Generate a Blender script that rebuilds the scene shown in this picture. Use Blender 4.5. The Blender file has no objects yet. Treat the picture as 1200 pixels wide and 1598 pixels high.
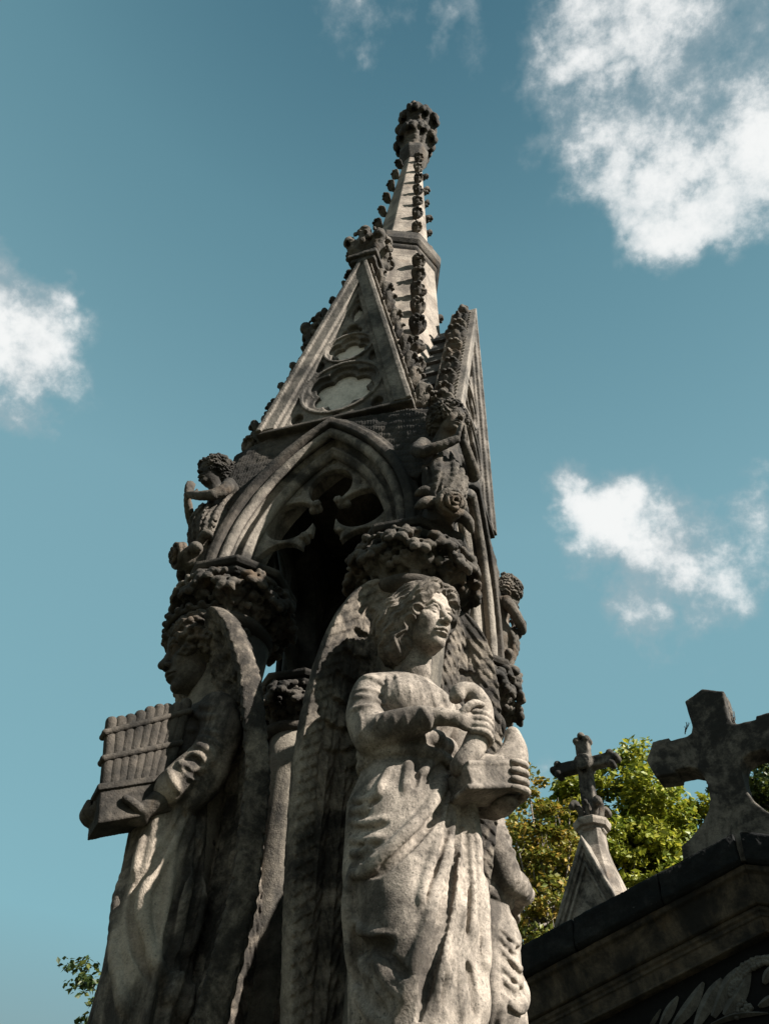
import bpy, math, random, time
import numpy as np
from mathutils import Matrix, Vector
T0 = time.time()
S, Z0 = 0.4, 1.6            # one working unit is 0.4 m; eye level is 1.6 m above the ground
rnd = random.Random(5)
D2R = math.radians
scene = bpy.context.scene
COL = scene.collection
f4 = np.float32

# ------------------------------------------------------------------ camera numbers
CAM = np.array([3.0316, -6.7813, 0.0])
AZ, YAW, PITCH, ROLL, FPX = D2R(24.09), D2R(-1.54), D2R(47.53), D2R(6.05), 1338.25
_h = AZ + YAW
FW = np.array([-math.sin(_h)*math.cos(PITCH), math.cos(_h)*math.cos(PITCH), math.sin(PITCH)])
_rt = np.array([math.cos(_h), math.sin(_h), 0.0]); _up = np.cross(_rt, FW)
RT = math.cos(ROLL)*_rt + math.sin(ROLL)*_up
UP = -math.sin(ROLL)*_rt + math.cos(ROLL)*_up
def ray(px, py):
    d = FW*FPX + RT*(px-600) - UP*(py-799)
    return d/np.linalg.norm(d)
def at_dist(px, py, D):                  # point at horizontal distance D (units) from the camera
    d = ray(px, py); return CAM + d*D/math.hypot(d[0], d[1])
def on_plane(px, py, P0, n):
    d = ray(px, py); return CAM + d*(((P0-CAM)@n)/(d@n))

# ------------------------------------------------------------------ noise
def _hash(ix, iy, iz, seed):
    h = (ix.astype(np.uint32)*np.uint32(374761393) + iy.astype(np.uint32)*np.uint32(668265263)
         + iz.astype(np.uint32)*np.uint32(2147483647) + np.uint32(seed*1013 & 0xffffffff))
    h = (h ^ (h >> np.uint32(13)))*np.uint32(1274126177)
    h = h ^ (h >> np.uint32(16))
    return (h & np.uint32(0xffff)).astype(f4)/f4(32767.5) - f4(1)
def vnoise(P, scale, seed=0):
    Q = np.asarray(P, dtype=f4)*f4(scale) + f4(100.37)
    I = np.floor(Q).astype(np.int64); F = (Q - I).astype(f4); F = F*F*(3-2*F)
    r = 0
    for dx in (0, 1):
        wx = F[:, 0] if dx else 1-F[:, 0]
        for dy in (0, 1):
            wy = F[:, 1] if dy else 1-F[:, 1]
            for dz in (0, 1):
                wz = F[:, 2] if dz else 1-F[:, 2]
                r = r + wx*wy*wz*_hash(I[:, 0]+dx, I[:, 1]+dy, I[:, 2]+dz, seed)
    return r
def fbm(P, scale, oct=4, seed=0, gain=.5):
    r, a, t = 0, 1., 0.
    for o in range(oct):
        r = r + a*vnoise(P, scale*2**o, seed+o*17); t += a; a *= gain
    return r/t

# ------------------------------------------------------------------ signed distance modelling
class Field:
    def __init__(s, lo, hi, h):
        s.lo = np.array(lo, float); s.h = h
        s.n = np.ceil((np.array(hi)-s.lo)/h).astype(int)+1
        s.ax = [(s.lo[i]+h*np.arange(s.n[i])).astype(f4) for i in range(3)]
        s.f = np.full(s.n, 1.0, f4)
    def blk(s, lo, hi, m):
        sl, A = [], []
        for i in range(3):
            a = max(0, int((lo[i]-m-s.lo[i])/s.h)-1); b = min(s.n[i], int((hi[i]+m-s.lo[i])/s.h)+3)
            if b <= a: return None
            sl.append(slice(a, b)); sh = [1, 1, 1]; sh[i] = b-a
            A.append(s.ax[i][a:b].reshape(sh))
        return tuple(sl), A
    def add(s, prim, k=0.0, sub=False):
        fn, lo, hi = prim
        b = s.blk(lo, hi, k+2*s.h)
        if b is None: return s
        sl, (X, Y, Z) = b
        d = fn(X, Y, Z); a = s.f[sl]
        if sub: d = -d; a2 = np.maximum(a, d)
        else: a2 = np.minimum(a, d)
        if k > 0:
            q = np.maximum(k-np.abs(a-d), 0)
            q = q*q/(4*k); a2 = a2+q if sub else a2-q
        s.f[sl] = a2
        return s
    def sub(s, prim, k=0.0): return s.add(prim, k, True)
    def sample(s, P):
        I = np.rint((P-s.lo)/s.h).astype(int)
        ok = np.all((I >= 0) & (I < s.n), axis=1)
        I = np.clip(I, 0, s.n-1)
        v = s.f[I[:, 0], I[:, 1], I[:, 2]].copy(); v[~ok] = 1
        return v
    def mesh(s):
        f = s.f; f[0] = f[-1] = 1; f[:, 0] = f[:, -1] = 1; f[:, :, 0] = f[:, :, -1] = 1
        b = f < 0
        c = np.zeros(np.array(f.shape)-1, np.uint8)
        for i in (0, 1):
            for j in (0, 1):
                for k in (0, 1):
                    c += b[i:b.shape[0]-1+i, j:b.shape[1]-1+j, k:b.shape[2]-1+k]
        act = np.argwhere((c > 0) & (c < 8))
        idm = np.full(c.shape, -1, np.int32); idm[act[:, 0], act[:, 1], act[:, 2]] = np.arange(len(act))
        cor = [(i, j, k) for i in (0, 1) for j in (0, 1) for k in (0, 1)]
        V = [f[act[:, 0]+i, act[:, 1]+j, act[:, 2]+k] for (i, j, k) in cor]
        acc = np.zeros((len(act), 3), f4); cnt = np.zeros(len(act), f4)
        for a in range(8):
            for e in range(a+1, 8):
                dif = [cor[e][t]-cor[a][t] for t in range(3)]
                if sum(map(abs, dif)) != 1: continue
                m = (V[a] < 0) != (V[e] < 0)
                va, ve = V[a][m], V[e][m]; t = va/(va-ve)
                acc[m] += np.array(cor[a], f4) + t[:, None]*np.array(dif, f4); cnt[m] += 1
        P = s.lo + s.h*(act + acc/cnt[:, None])
        Q = []
        for axis in range(3):
            o1, o2 = (axis+1) % 3, (axis+2) % 3
            sa = [slice(None)]*3; sb = [slice(None)]*3; sa[axis] = slice(0, -1); sb[axis] = slice(1, None)
            A, B = b[tuple(sa)], b[tuple(sb)]
            E = np.argwhere(A != B)
            fl = A[E[:, 0], E[:, 1], E[:, 2]]
            u = np.zeros(3, int); u[o1] = 1; w = np.zeros(3, int); w[o2] = 1
            g = [idm[tuple((E-x).T)] for x in (u+w, w, 0*u, u)]
            q = np.stack(g, 1); q[~fl] = q[~fl][:, ::-1]
            Q.append(q[(q >= 0).all(1)])
        return P, np.concatenate(Q)

def cap(a, b, ra, rb=None):
    rb = ra if rb is None else rb
    a, b = np.array(a, float), np.array(b, float); m = max(ra, rb)
    d = b-a; L2 = max(float(d@d), 1e-9)
    def fn(X, Y, Z):
        px, py, pz = X-f4(a[0]), Y-f4(a[1]), Z-f4(a[2])
        t = np.clip((px*f4(d[0])+py*f4(d[1])+pz*f4(d[2]))*f4(1/L2), 0, 1)
        return np.sqrt((px-t*f4(d[0]))**2+(py-t*f4(d[1]))**2+(pz-t*f4(d[2]))**2) - (f4(ra)+t*f4(rb-ra))
    return fn, np.minimum(a, b)-m, np.maximum(a, b)+m
def ell(c, r, R=None):
    c = np.array(c, float); r = np.array(r, float)
    R = np.eye(3) if R is None else R
    def fn(X, Y, Z):
        x, y, z = X-f4(c[0]), Y-f4(c[1]), Z-f4(c[2])
        q = [(x*f4(R[i, 0])+y*f4(R[i, 1])+z*f4(R[i, 2]))/f4(r[i]) for i in range(3)]
        k0 = np.sqrt(q[0]**2+q[1]**2+q[2]**2)
        k1 = np.sqrt((q[0]/f4(r[0]))**2+(q[1]/f4(r[1]))**2+(q[2]/f4(r[2]))**2)
        return k0*(k0-1)/np.maximum(k1, 1e-4)
    e = np.sqrt((R.T**2)@(r**2))
    return fn, c-e, c+e
def box(c, half, R=None, rd=.01):
    c = np.array(c, float); half = np.array(half, float)
    R = np.eye(3) if R is None else R
    def fn(X, Y, Z):
        x, y, z = X-f4(c[0]), Y-f4(c[1]), Z-f4(c[2])
        q = [np.abs(x*f4(R[i, 0])+y*f4(R[i, 1])+z*f4(R[i, 2]))-f4(half[i]-rd) for i in range(3)]
        return np.sqrt(sum(np.maximum(k, 0)**2 for k in q)) + np.minimum(np.maximum(np.maximum(q[0], q[1]), q[2]), 0) - f4(rd)
    e = np.abs(R.T)@half
    return fn, c-e, c+e
def chain(F, pts, rs, k=.02, kin=.0, sub=False):
    pts = [np.array(p, float) for p in pts]
    if np.isscalar(rs): rs = [rs]*len(pts)
    seg = [cap(pts[i], pts[i+1], rs[i], rs[i+1]) for i in range(len(pts)-1)]
    for sg in seg: F.add(sg, k, sub)
    return F
def smooth_path(pts, n=6):                       # Catmull-Rom
    P = [np.array(p, float) for p in pts]
    P = [2*P[0]-P[1]]+P+[2*P[-1]-P[-2]]; out = []
    for i in range(1, len(P)-2):
        for t in np.linspace(0, 1, n, endpoint=False):
            a, b, c, d = P[i-1], P[i], P[i+1], P[i+2]
            out.append(.5*((2*b)+(c-a)*t+(2*a-5*b+4*c-d)*t*t+(3*b-a-3*c+d)*t**3))
    out.append(P[-2]); return out
def prism(fn2, axis_lo, axis_hi, lo, hi, perm):
    # fn2(s, z) 2-D distance; extruded along n in [axis_lo, axis_hi]; field axes are (s, n, z)
    def fn(X, Y, Z):
        return np.maximum(fn2(X, Z), np.abs(Y-f4((axis_lo+axis_hi)/2))-f4((axis_hi-axis_lo)/2))
    return fn, np.array([lo[0], axis_lo, lo[1]]), np.array([hi[0], axis_hi, hi[1]])
def poly2(pts):
    pts = np.array(pts, float); n = len(pts)
    def fn(X, Z):
        d = None; s = None
        for i in range(n):
            a, b = pts[i], pts[(i+1) % n]; e = b-a; L2 = max(float(e@e), 1e-12)
            px, pz = X-f4(a[0]), Z-f4(a[1])
            t = np.clip((px*f4(e[0])+pz*f4(e[1]))*f4(1/L2), 0, 1)
            q = (px-t*f4(e[0]))**2+(pz-t*f4(e[1]))**2
            d = q if d is None else np.minimum(d, q)
            c = ((Z >= f4(min(a[1], b[1]))) & (Z < f4(max(a[1], b[1])))) & \
                (X < f4(a[0]) + (Z-f4(a[1]))*f4((e[0]/e[1]) if abs(e[1]) > 1e-9 else 0))
            s = c if s is None else s ^ c
        d = np.sqrt(d); return np.where(s, -d, d)
    return fn

# ------------------------------------------------------------------ mesh objects
def normals(P, Q):
    n = np.zeros_like(P); a = np.cross(P[Q[:, 2]]-P[Q[:, 0]], P[Q[:, 3]]-P[Q[:, 1]])
    for i in range(4):
        for c in range(3): n[:, c] += np.bincount(Q[:, i], a[:, c], len(P))
    return n/np.maximum(np.linalg.norm(n, axis=1, keepdims=True), 1e-9)
def rough(P, Q, amp=.006, scale=9, oct=4, seed=1):
    return P + normals(P, Q)*(amp*fbm(P, scale, oct, seed, .6))[:, None]
def mesh_data(name, P, Q, smooth=True, mat=None):
    P = np.asarray(P, float); Q = np.asarray(Q)
    me = bpy.data.meshes.new(name)
    if Q.ndim == 2:
        k = Q.shape[1]; nf = len(Q)
        me.vertices.add(len(P)); me.vertices.foreach_set('co', P.astype(f4).ravel())
        me.loops.add(nf*k); me.loops.foreach_set('vertex_index', Q.astype(np.int32).ravel())
        me.polygons.add(nf); me.polygons.foreach_set('loop_start', np.arange(0, nf*k, k, dtype=np.int32))
        me.polygons.foreach_set('use_smooth', np.full(nf, smooth))
        me.update(calc_edges=True)
    else:
        me.from_pydata(P.tolist(), [], [list(q) for q in Q]); me.update()
        me.polygons.foreach_set('use_smooth', np.full(len(me.polygons), smooth))
    if mat: me.materials.append(mat)
    return me
def part(name, P, Q, mat, parent=None, smooth=True, scale=S, label=None):
    """links a mesh under its thing; P in working units relative to the thing's root"""
    o = bpy.data.objects.new(name, mesh_data(name, np.asarray(P, float)*scale, Q, smooth, mat))
    COL.objects.link(o)
    if parent: o.parent = parent
    if label: o['label'] = label
    return o
def empty(name, loc, rz, label, cat, group=None):
    o = bpy.data.objects.new(name, None); COL.objects.link(o)
    o.empty_display_size = .2
    o.location = (loc[0]*S, loc[1]*S, Z0+loc[2]*S); o.rotation_euler = (0, 0, rz)
    return tag(o, label, cat, group)
def tag(o, label=None, cat=None, group=None, kind=None):
    if label: o['label'] = label
    if cat: o['category'] = cat
    if group: o['group'] = group
    if kind: o['kind'] = kind
    return o
def copy_tree(o, parent=None, rz=0.0):
    c = o.copy(); COL.objects.link(c); c.parent = parent if parent else o.parent
    if rz: c.rotation_euler = (o.rotation_euler[0], o.rotation_euler[1], o.rotation_euler[2]+rz)
    for ch in list(o.children): copy_tree(ch, c)
    return c
class MB:                                        # plain polygon builder
    def __init__(s): s.v = []; s.f = []
    def quad(s, *p):
        i = len(s.v); s.v += [tuple(map(float, q)) for q in p]; s.f.append(tuple(range(i, i+len(p))))
    def box(s, lo, hi):
        x0, y0, z0 = lo; x1, y1, z1 = hi; i = len(s.v)
        s.v += [(x, y, z) for z in (z0, z1) for x, y in ((x0, y0), (x1, y0), (x1, y1), (x0, y1))]
        s.f += [tuple(i+k for k in q) for q in ((3, 2, 1, 0), (4, 5, 6, 7), (0, 1, 5, 4), (1, 2, 6, 5), (2, 3, 7, 6), (3, 0, 4, 7))]
    def loft(s, rings, closed=True, caps=True):
        i0 = len(s.v); n = len(rings[0])
        for r in rings: s.v += [tuple(map(float, q)) for q in r]
        for k in range(len(rings)-1):
            for j in range(n if closed else n-1):
                a = i0+k*n+j; b = i0+k*n+(j+1) % n
                s.f.append((a, b, b+n, a+n))
        if caps:
            s.f.append(tuple(i0+j for j in range(n))[::-1]); s.f.append(tuple(i0+(len(rings)-1)*n+j for j in range(n)))
    def tube(s, pts, rs, n=8):
        pts = [np.array(p, float) for p in pts]; rings = []
        for i, p in enumerate(pts):
            t = pts[min(i+1, len(pts)-1)]-pts[max(i-1, 0)]; t /= max(np.linalg.norm(t), 1e-9)
            u = np.cross(t, (0, 0, 1) if abs(t[2]) < .9 else (1, 0, 0)); u /= np.linalg.norm(u); w = np.cross(t, u)
            rings.append([p+rs[i]*(math.cos(a)*u+math.sin(a)*w) for a in np.linspace(0, 2*math.pi, n, endpoint=False)])
        s.loft(rings)
    def part(s, name, mat, parent=None, smooth=False, bevel=0, scale=S, label=None):
        me = bpy.data.meshes.new(name)
        me.from_pydata((np.array(s.v)*scale).tolist(), [], s.f); me.update()
        me.materials.append(mat)
        if smooth: me.polygons.foreach_set('use_smooth', np.full(len(me.polygons), True))
        o = bpy.data.objects.new(name, me); COL.objects.link(o)
        if parent: o.parent = parent
        if bevel:
            m = o.modifiers.new('edge', 'BEVEL'); m.width = bevel; m.segments = 2; m.limit_method = 'ANGLE'; m.angle_limit = D2R(30)
        if label: o['label'] = label
        return o
def octagon(R, z, c=(0, 0), off=22.5, n=8):
    return [(c[0]+R*math.sin(D2R(off+k*360/n)), c[1]-R*math.cos(D2R(off+k*360/n)), z) for k in range(n)]

# ------------------------------------------------------------------ materials
def NT(name):
    m = bpy.data.materials.new(name); m.use_nodes = True
    nt = m.node_tree; bs = nt.nodes['Principled BSDF']; return m, nt, bs
class G:
    def __init__(s, nt): s.nt = nt
    def n(s, t, **kw):
        x = s.nt.nodes.new(t)
        for k, v in kw.items():
            if k.startswith('_'): x.inputs[int(k[1:])].default_value = v
            else: setattr(x, k, v)
        return x
    def l(s, a, b): s.nt.links.new(a, b)
    def noise(s, vec, scale, detail=4, rough=.6, dist=0):
        x = s.n('ShaderNodeTexNoise'); x.inputs['Scale'].default_value = scale; x.inputs['Detail'].default_value = detail
        x.inputs['Roughness'].default_value = rough; x.inputs['Distortion'].default_value = dist
        s.l(vec, x.inputs['Vector']); return x.outputs['Fac']
    def ramp(s, fac, a, b):
        x = s.n('ShaderNodeMapRange'); x.interpolation_type = 'SMOOTHSTEP'
        x.inputs[1].default_value = a; x.inputs[2].default_value = b; s.l(fac, x.inputs[0]); return x.outputs[0]
    def mixc(s, fac, a, b, bt='MIX'):
        x = s.n('ShaderNodeMix', data_type='RGBA', blend_type=bt)
        for inp, v in ((x.inputs[0], fac), (x.inputs[6], a), (x.inputs[7], b)):
            if isinstance(v, (int, float)): inp.default_value = v
            elif isinstance(v, tuple): inp.default_value = v+(1,)
            else: s.l(v, inp)
        return x.outputs[2]
    def math(s, op, a, b=None, c=None):
        x = s.n('ShaderNodeMath', operation=op)
        for i, v in enumerate((a, b, c)):
            if v is None: continue
            if isinstance(v, (int, float)): x.inputs[i].default_value = v
            else: s.l(v, x.inputs[i])
        return x.outputs[0]
def stone(name, light, dark, lo=.42, hi=.6, streak=.5, grain=1.0, speck=.5, scale=1.0, bump=1.0, warm=None, pit=(.57, .67), patch=None, joint=0, lichen=None):
    light, dark = tuple(c*.68 for c in light), tuple(c*.68 for c in dark); warm = tuple(c*.68 for c in warm) if warm else None
    m, nt, bs = NT(name); g = G(nt)
    pos = g.n('ShaderNodeNewGeometry').outputs['Position']
    st = g.n('ShaderNodeVectorMath', operation='MULTIPLY'); g.l(pos, st.inputs[0]); st.inputs[1].default_value = (11*scale, 11*scale, 1.3*scale)
    n1 = g.noise(pos, 3.2*scale, 8, .68, .6)
    n2 = g.noise(pos, 17*scale, 6, .65)
    n3 = g.noise(st.outputs[0], 1.0, 6, .6)
    mx = g.math('ADD', g.math('MULTIPLY', n1, .62), g.math('ADD', g.math('MULTIPLY', n2, .38*(1-streak)), g.math('MULTIPLY', n3, .38*streak)))
    if patch:                                          # one rain-washed pale patch with ragged edges
        (cx, cy, cz), (rx, ry, rz) = patch
        v1 = g.n('ShaderNodeVectorMath', operation='SUBTRACT'); g.l(pos, v1.inputs[0]); v1.inputs[1].default_value = (cx, cy, cz)
        v2 = g.n('ShaderNodeVectorMath', operation='DIVIDE'); g.l(v1.outputs[0], v2.inputs[0]); v2.inputs[1].default_value = (rx, ry, rz)
        v3 = g.n('ShaderNodeVectorMath', operation='LENGTH'); g.l(v2.outputs[0], v3.inputs[0])
        dd = g.math('ADD', v3.outputs['Value'], g.math('MULTIPLY', g.math('SUBTRACT', n1, .5), 1.6))
        mx = g.math('ADD', g.math('SUBTRACT', mx, .035), g.math('MULTIPLY', g.ramp(dd, 1.1, .6), .22))
    msk = g.ramp(mx, lo, hi)
    col = g.mixc(msk, dark, light)
    if warm:
        n5 = g.noise(pos, 6.1*scale, 5, .6, .4)
        col = g.mixc(g.math('MULTIPLY', g.ramp(n5, .52, .72), .55), col, warm)
    gr = g.noise(pos, 150, 3, .75)
    gr2 = g.noise(pos, 46*scale, 5, .7)
    k = g.math('ADD', g.math('MULTIPLY', gr, 1.1*grain), g.math('ADD', g.math('MULTIPLY', gr2, .9*grain), 1-1.0*grain))
    kc = g.n('ShaderNodeCombineColor'); [g.l(k, kc.inputs[i]) for i in range(3)]
    col = g.mixc(1.0, col, kc.outputs[0], 'MULTIPLY')
    if joint:                                          # thin dark mortar beds between the courses
        sz = g.n('ShaderNodeSeparateXYZ'); g.l(pos, sz.inputs[0])
        ph = g.math('FRACT', g.math('ADD', g.math('MULTIPLY', sz.outputs[2], 1/joint), g.math('MULTIPLY', n2, .03)))
        col = g.mixc(g.math('MULTIPLY', g.math('LESS_THAN', ph, .016/joint*.4), .6), col, (.03, .027, .023))
    # pits of black crust and pale lichen specks
    n6 = g.noise(pos, 105*scale, 5, .75)
    col = g.mixc(g.math('MULTIPLY', g.ramp(n6, *pit), speck), col, (.018, .018, .017))
    n7 = g.noise(pos, 33*scale, 5, .75)
    col = g.mixc(g.math('MULTIPLY', g.ramp(n7, .66, .74), speck*.7), col, lichen or (light[0]*1.15, light[1]*1.17, light[2]*1.15))
    g.l(col, bs.inputs['Base Color'])
    bs.inputs['Roughness'].default_value = .92; bs.inputs['Specular IOR Level'].default_value = .18
    b = g.n('ShaderNodeBump'); b.inputs['Strength'].default_value = .8*bump; b.inputs['Distance'].default_value = .006
    g.l(g.math('ADD', g.math('MULTIPLY', gr, .7), g.math('MULTIPLY', gr2, 1.0)), b.inputs['Height'])
    g.l(b.outputs[0], bs.inputs['Normal'])
    return m
M = {}
M['pale'] = stone('pale_limestone', (.40, .34, .28), (.12, .10, .083), .38, .60, .8, 1.15, speck=.6, warm=(.27, .20, .145), joint=.36)
M['trac'] = stone('washed_limestone', (.32, .277, .23), (.055, .049, .043), .41, .60, .4, speck=.6)
M['gab'] = stone('gable_stone', (.27, .235, .198), (.06, .054, .047), .40, .60, .5, 1.15, speck=.65)
M['white'] = stone('clean_panel_stone', (.80, .72, .63), (.50, .45, .39), .36, .56, .3, .8, speck=.5)
M['shaft'] = stone('grey_shaft_stone', (.26, .225, .18), (.05, .046, .04), .40, .60, .8, speck=.5)
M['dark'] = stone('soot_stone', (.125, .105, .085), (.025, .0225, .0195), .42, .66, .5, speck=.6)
M['far_arch'] = stone('far_arch_stone', (.05, .047, .042), (.010, .010, .010), .42, .66, .3, speck=.3)
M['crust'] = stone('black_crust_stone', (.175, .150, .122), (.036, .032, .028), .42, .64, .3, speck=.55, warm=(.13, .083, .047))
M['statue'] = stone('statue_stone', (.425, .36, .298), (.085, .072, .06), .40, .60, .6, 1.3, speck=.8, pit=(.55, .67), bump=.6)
M['hair'] = stone('hair_stone', (.27, .228, .187), (.05, .043, .036), .40, .62, .3, 1.2, speck=.7, bump=.6)
M['wing'] = stone('wing_stone', (.31, .258, .204), (.036, .031, .026), .45, .63, .3, 1.2, speck=.75)
M['robeL'] = stone('streaked_robe_stone', (.42, .35, .28), (.05, .043, .037), .44, .59, .75, speck=.5, scale=.8, patch=((-.30, -.62, 2.66), (.13, .16, .36)))
M['maus'] = stone('mausoleum_stone', (.15, .118, .083), (.018, .0165, .0145), .44, .66, .6, speck=.45, scale=.6, warm=(.12, .078, .042))
M['slab'] = stone('black_slab_stone', (.04, .039, .036), (.006, .0065, .0065), .46, .72, .3, speck=.6, scale=.7, lichen=(.17, .165, .145))
M['tymp'] = stone('tympanum_stone', (.03, .03, .028), (.006, .006, .006), .5, .8, .3, speck=.2, scale=.7)
M['relief'] = stone('relief_stone', (.20, .19, .165), (.09, .085, .075), .4, .6, .3, speck=.3)
M['cross'] = stone('cross_stone', (.19, .165, .135), (.03, .027, .024), .44, .60, .35, 1.1, speck=.75, scale=.8, lichen=(.24, .22, .18))
M['tile'] = stone('roof_tile_stone', (.11, .108, .10), (.03, .03, .029), .42, .6, .3, speck=.4)
print('mats', round(time.time()-T0, 1))
# ================================================================== MONUMENT
mon = empty('gothic_monument', (0, 0, -4), 0, 'tall weathered gothic canopy monument with pointed arches, steep gables and a crocketed spire', 'monument')
ZR = 4.0                                           # root is 4 units below eye level; parts are given from there
def up(P): P = np.array(P, float); P[:, 2] += ZR; return P
ZC, CW = 6.06, 1.46                                # springing line, arch centre offset
def lumps(F, n, fpos, rlo, rhi, k=.02, sub=False, rs=rnd):
    for i in range(n):
        p = fpos(rs); r = rs.uniform(rlo, rhi)
        F.add(ell(p, (r*rs.uniform(.8, 1.25), r*rs.uniform(.8, 1.25), r*rs.uniform(.7, 1.2))), k, sub)

# ---- arch wall of one face, field axes (s, n, z)
def arch_w(X, Z):
    zz = np.maximum(Z-f4(ZC), 0)
    return np.sqrt((np.abs(X)+f4(CW))**2 + zz**2) - f4(CW)
def wall_fn(X, Y, Z):
    w = arch_w(X, Z)
    d = np.maximum(np.maximum(f4(.98)-w, Y-f4(1.31)), f4(.80)-Y)
    d = np.maximum(d, np.maximum(np.abs(X)-Y-f4(.0), Z-f4(8.24)+f4(.45)*np.maximum(np.abs(X)-f4(.95), 0)))
    hood = np.maximum(np.abs(w-f4(1.125))-f4(.085), np.maximum(Y-f4(1.46), f4(1.2)-Y))
    hood = np.maximum(hood, -(np.sqrt((w-f4(1.2))**2+(Y-f4(1.46))**2)-f4(.06)))
    hood = np.maximum(hood, np.maximum(np.abs(X)-f4(1.36), Z-f4(8.45)))
    led = np.maximum(np.maximum(np.abs(Z-f4(8.265))-f4(.03), Y-f4(1.415)), np.maximum(f4(.9)-Y, np.abs(X)-f4(1.0)))
    d = np.minimum(np.minimum(d, hood), led)
    return np.maximum(d, f4(6.0)-Z)
F = Field((-1.5, .75, 5.95), (1.5, 1.52, 8.55), .017)
F.add((wall_fn, np.array([-1.5, .75, 5.95]), np.array([1.5, 1.52, 8.55])))
P, Q = F.mesh(); P = rough(P, Q, .007, 8)
def face(P): return np.stack([P[:, 0], -P[:, 1], P[:, 2]+ZR], 1)   # (s,n,z) -> front face
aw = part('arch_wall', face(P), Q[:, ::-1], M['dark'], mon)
def roll_fn(X, Y, Z):
    w = arch_w(X, Z)
    d = np.sqrt((w-f4(.985))**2+(Y-f4(1.345))**2)-f4(.062)
    d = np.minimum(d, np.maximum(np.maximum(f4(.83)-w, w-f4(1.0)), np.maximum(Y-f4(1.27), f4(.82)-Y)))
    d = np.maximum(d, -(np.sqrt((w-f4(.915))**2+(Y-f4(1.28))**2)-f4(.052)))
    d = np.minimum(d, np.sqrt((w-f4(.835))**2+(Y-f4(1.19))**2)-f4(.06))
    return np.maximum(d, f4(6.0)-Z)
F = Field((-1.15, .75, 5.95), (1.15, 1.46, 8.15), .015)
F.add((roll_fn, np.array([-1.2, .75, 5.95]), np.array([1.2, 1.46, 8.2])))
P, Q = F.mesh(); P = rough(P, Q, .006, 9, seed=3)
am = part('arch_moulding', face(P), Q[:, ::-1], M['trac'], mon)
# ---- cusped tracery inside the arch
def trac2(X, Z):
    w = arch_w(X, Z); ax = np.abs(X)
    foil = np.sqrt(X**2+(Z-f4(7.30))**2*f4(.8))-f4(.262)                           # top lobe
    foil = np.minimum(foil, np.sqrt((ax-f4(.415))**2+(Z-f4(6.83))**2)-f4(.298))     # side lobes
    foil = np.minimum(foil, np.sqrt((ax-f4(.46))**2+((Z-f4(6.10))*f4(.85))**2)-f4(.328))  # lower lobes
    foil = np.minimum(foil, np.maximum(ax-f4(.215), Z-f4(6.55)))
    foil = np.minimum(foil, np.maximum(ax-f4(.125), Z-f4(7.2)))
    return np.maximum(w-f4(.85), -foil)
def tracery_fn(X, Y, Z):
    t = trac2(X, Z)
    d = np.maximum(t, np.abs(Y-f4(1.10))-f4(.045))
    # raised fillet along the foils
    foil = np.maximum(t-f4(.0), -t-f4(.05))
    d = np.minimum(d, np.sqrt(np.maximum(t+f4(.035), 0)**2+np.maximum(np.abs(Y-f4(1.10))-f4(.065), 0)**2) - f4(.0) + np.where(t < -.075, f4(.1), f4(0)))
    d = np.maximum(d, -(np.maximum(t+f4(.10), f4(1.125)-Y)))
    return np.maximum(d, f4(6.02)-Z)
F = Field((-1.0, .9, 5.98), (1.0, 1.22, 8.0), .0125)
F.add((tracery_fn, np.array([-1., .9, 5.98]), np.array([1., 1.22, 8.0])))
for sx in (-1, 1):
    for (a, z, dz) in ((.235, 6.53, 0), (.155, 7.02, 0)):
        F.add(cap((sx*(a+.05), 1.06, z), (sx*(a-.02), 1.06, z+.01), .045, .04), .015)
        for k in range(6):
            F.add(ell((sx*(a-.03)+.032*math.cos(k*1.047), 1.155, z+.032*math.sin(k*1.047)), (.021, .024, .021)), .008)
        F.add(ell((sx*(a-.03), 1.165, z), (.018, .022, .018)), .006)
        F.add(cap((sx*(a-.03), 1.06, z), (sx*(a-.03), 1.14, z), .040), .015)
P, Q = F.mesh(); P = rough(P, Q, .004, 14, seed=5)
at_ = part('tracery', face(P), Q[:, ::-1], M['trac'], mon)

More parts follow.
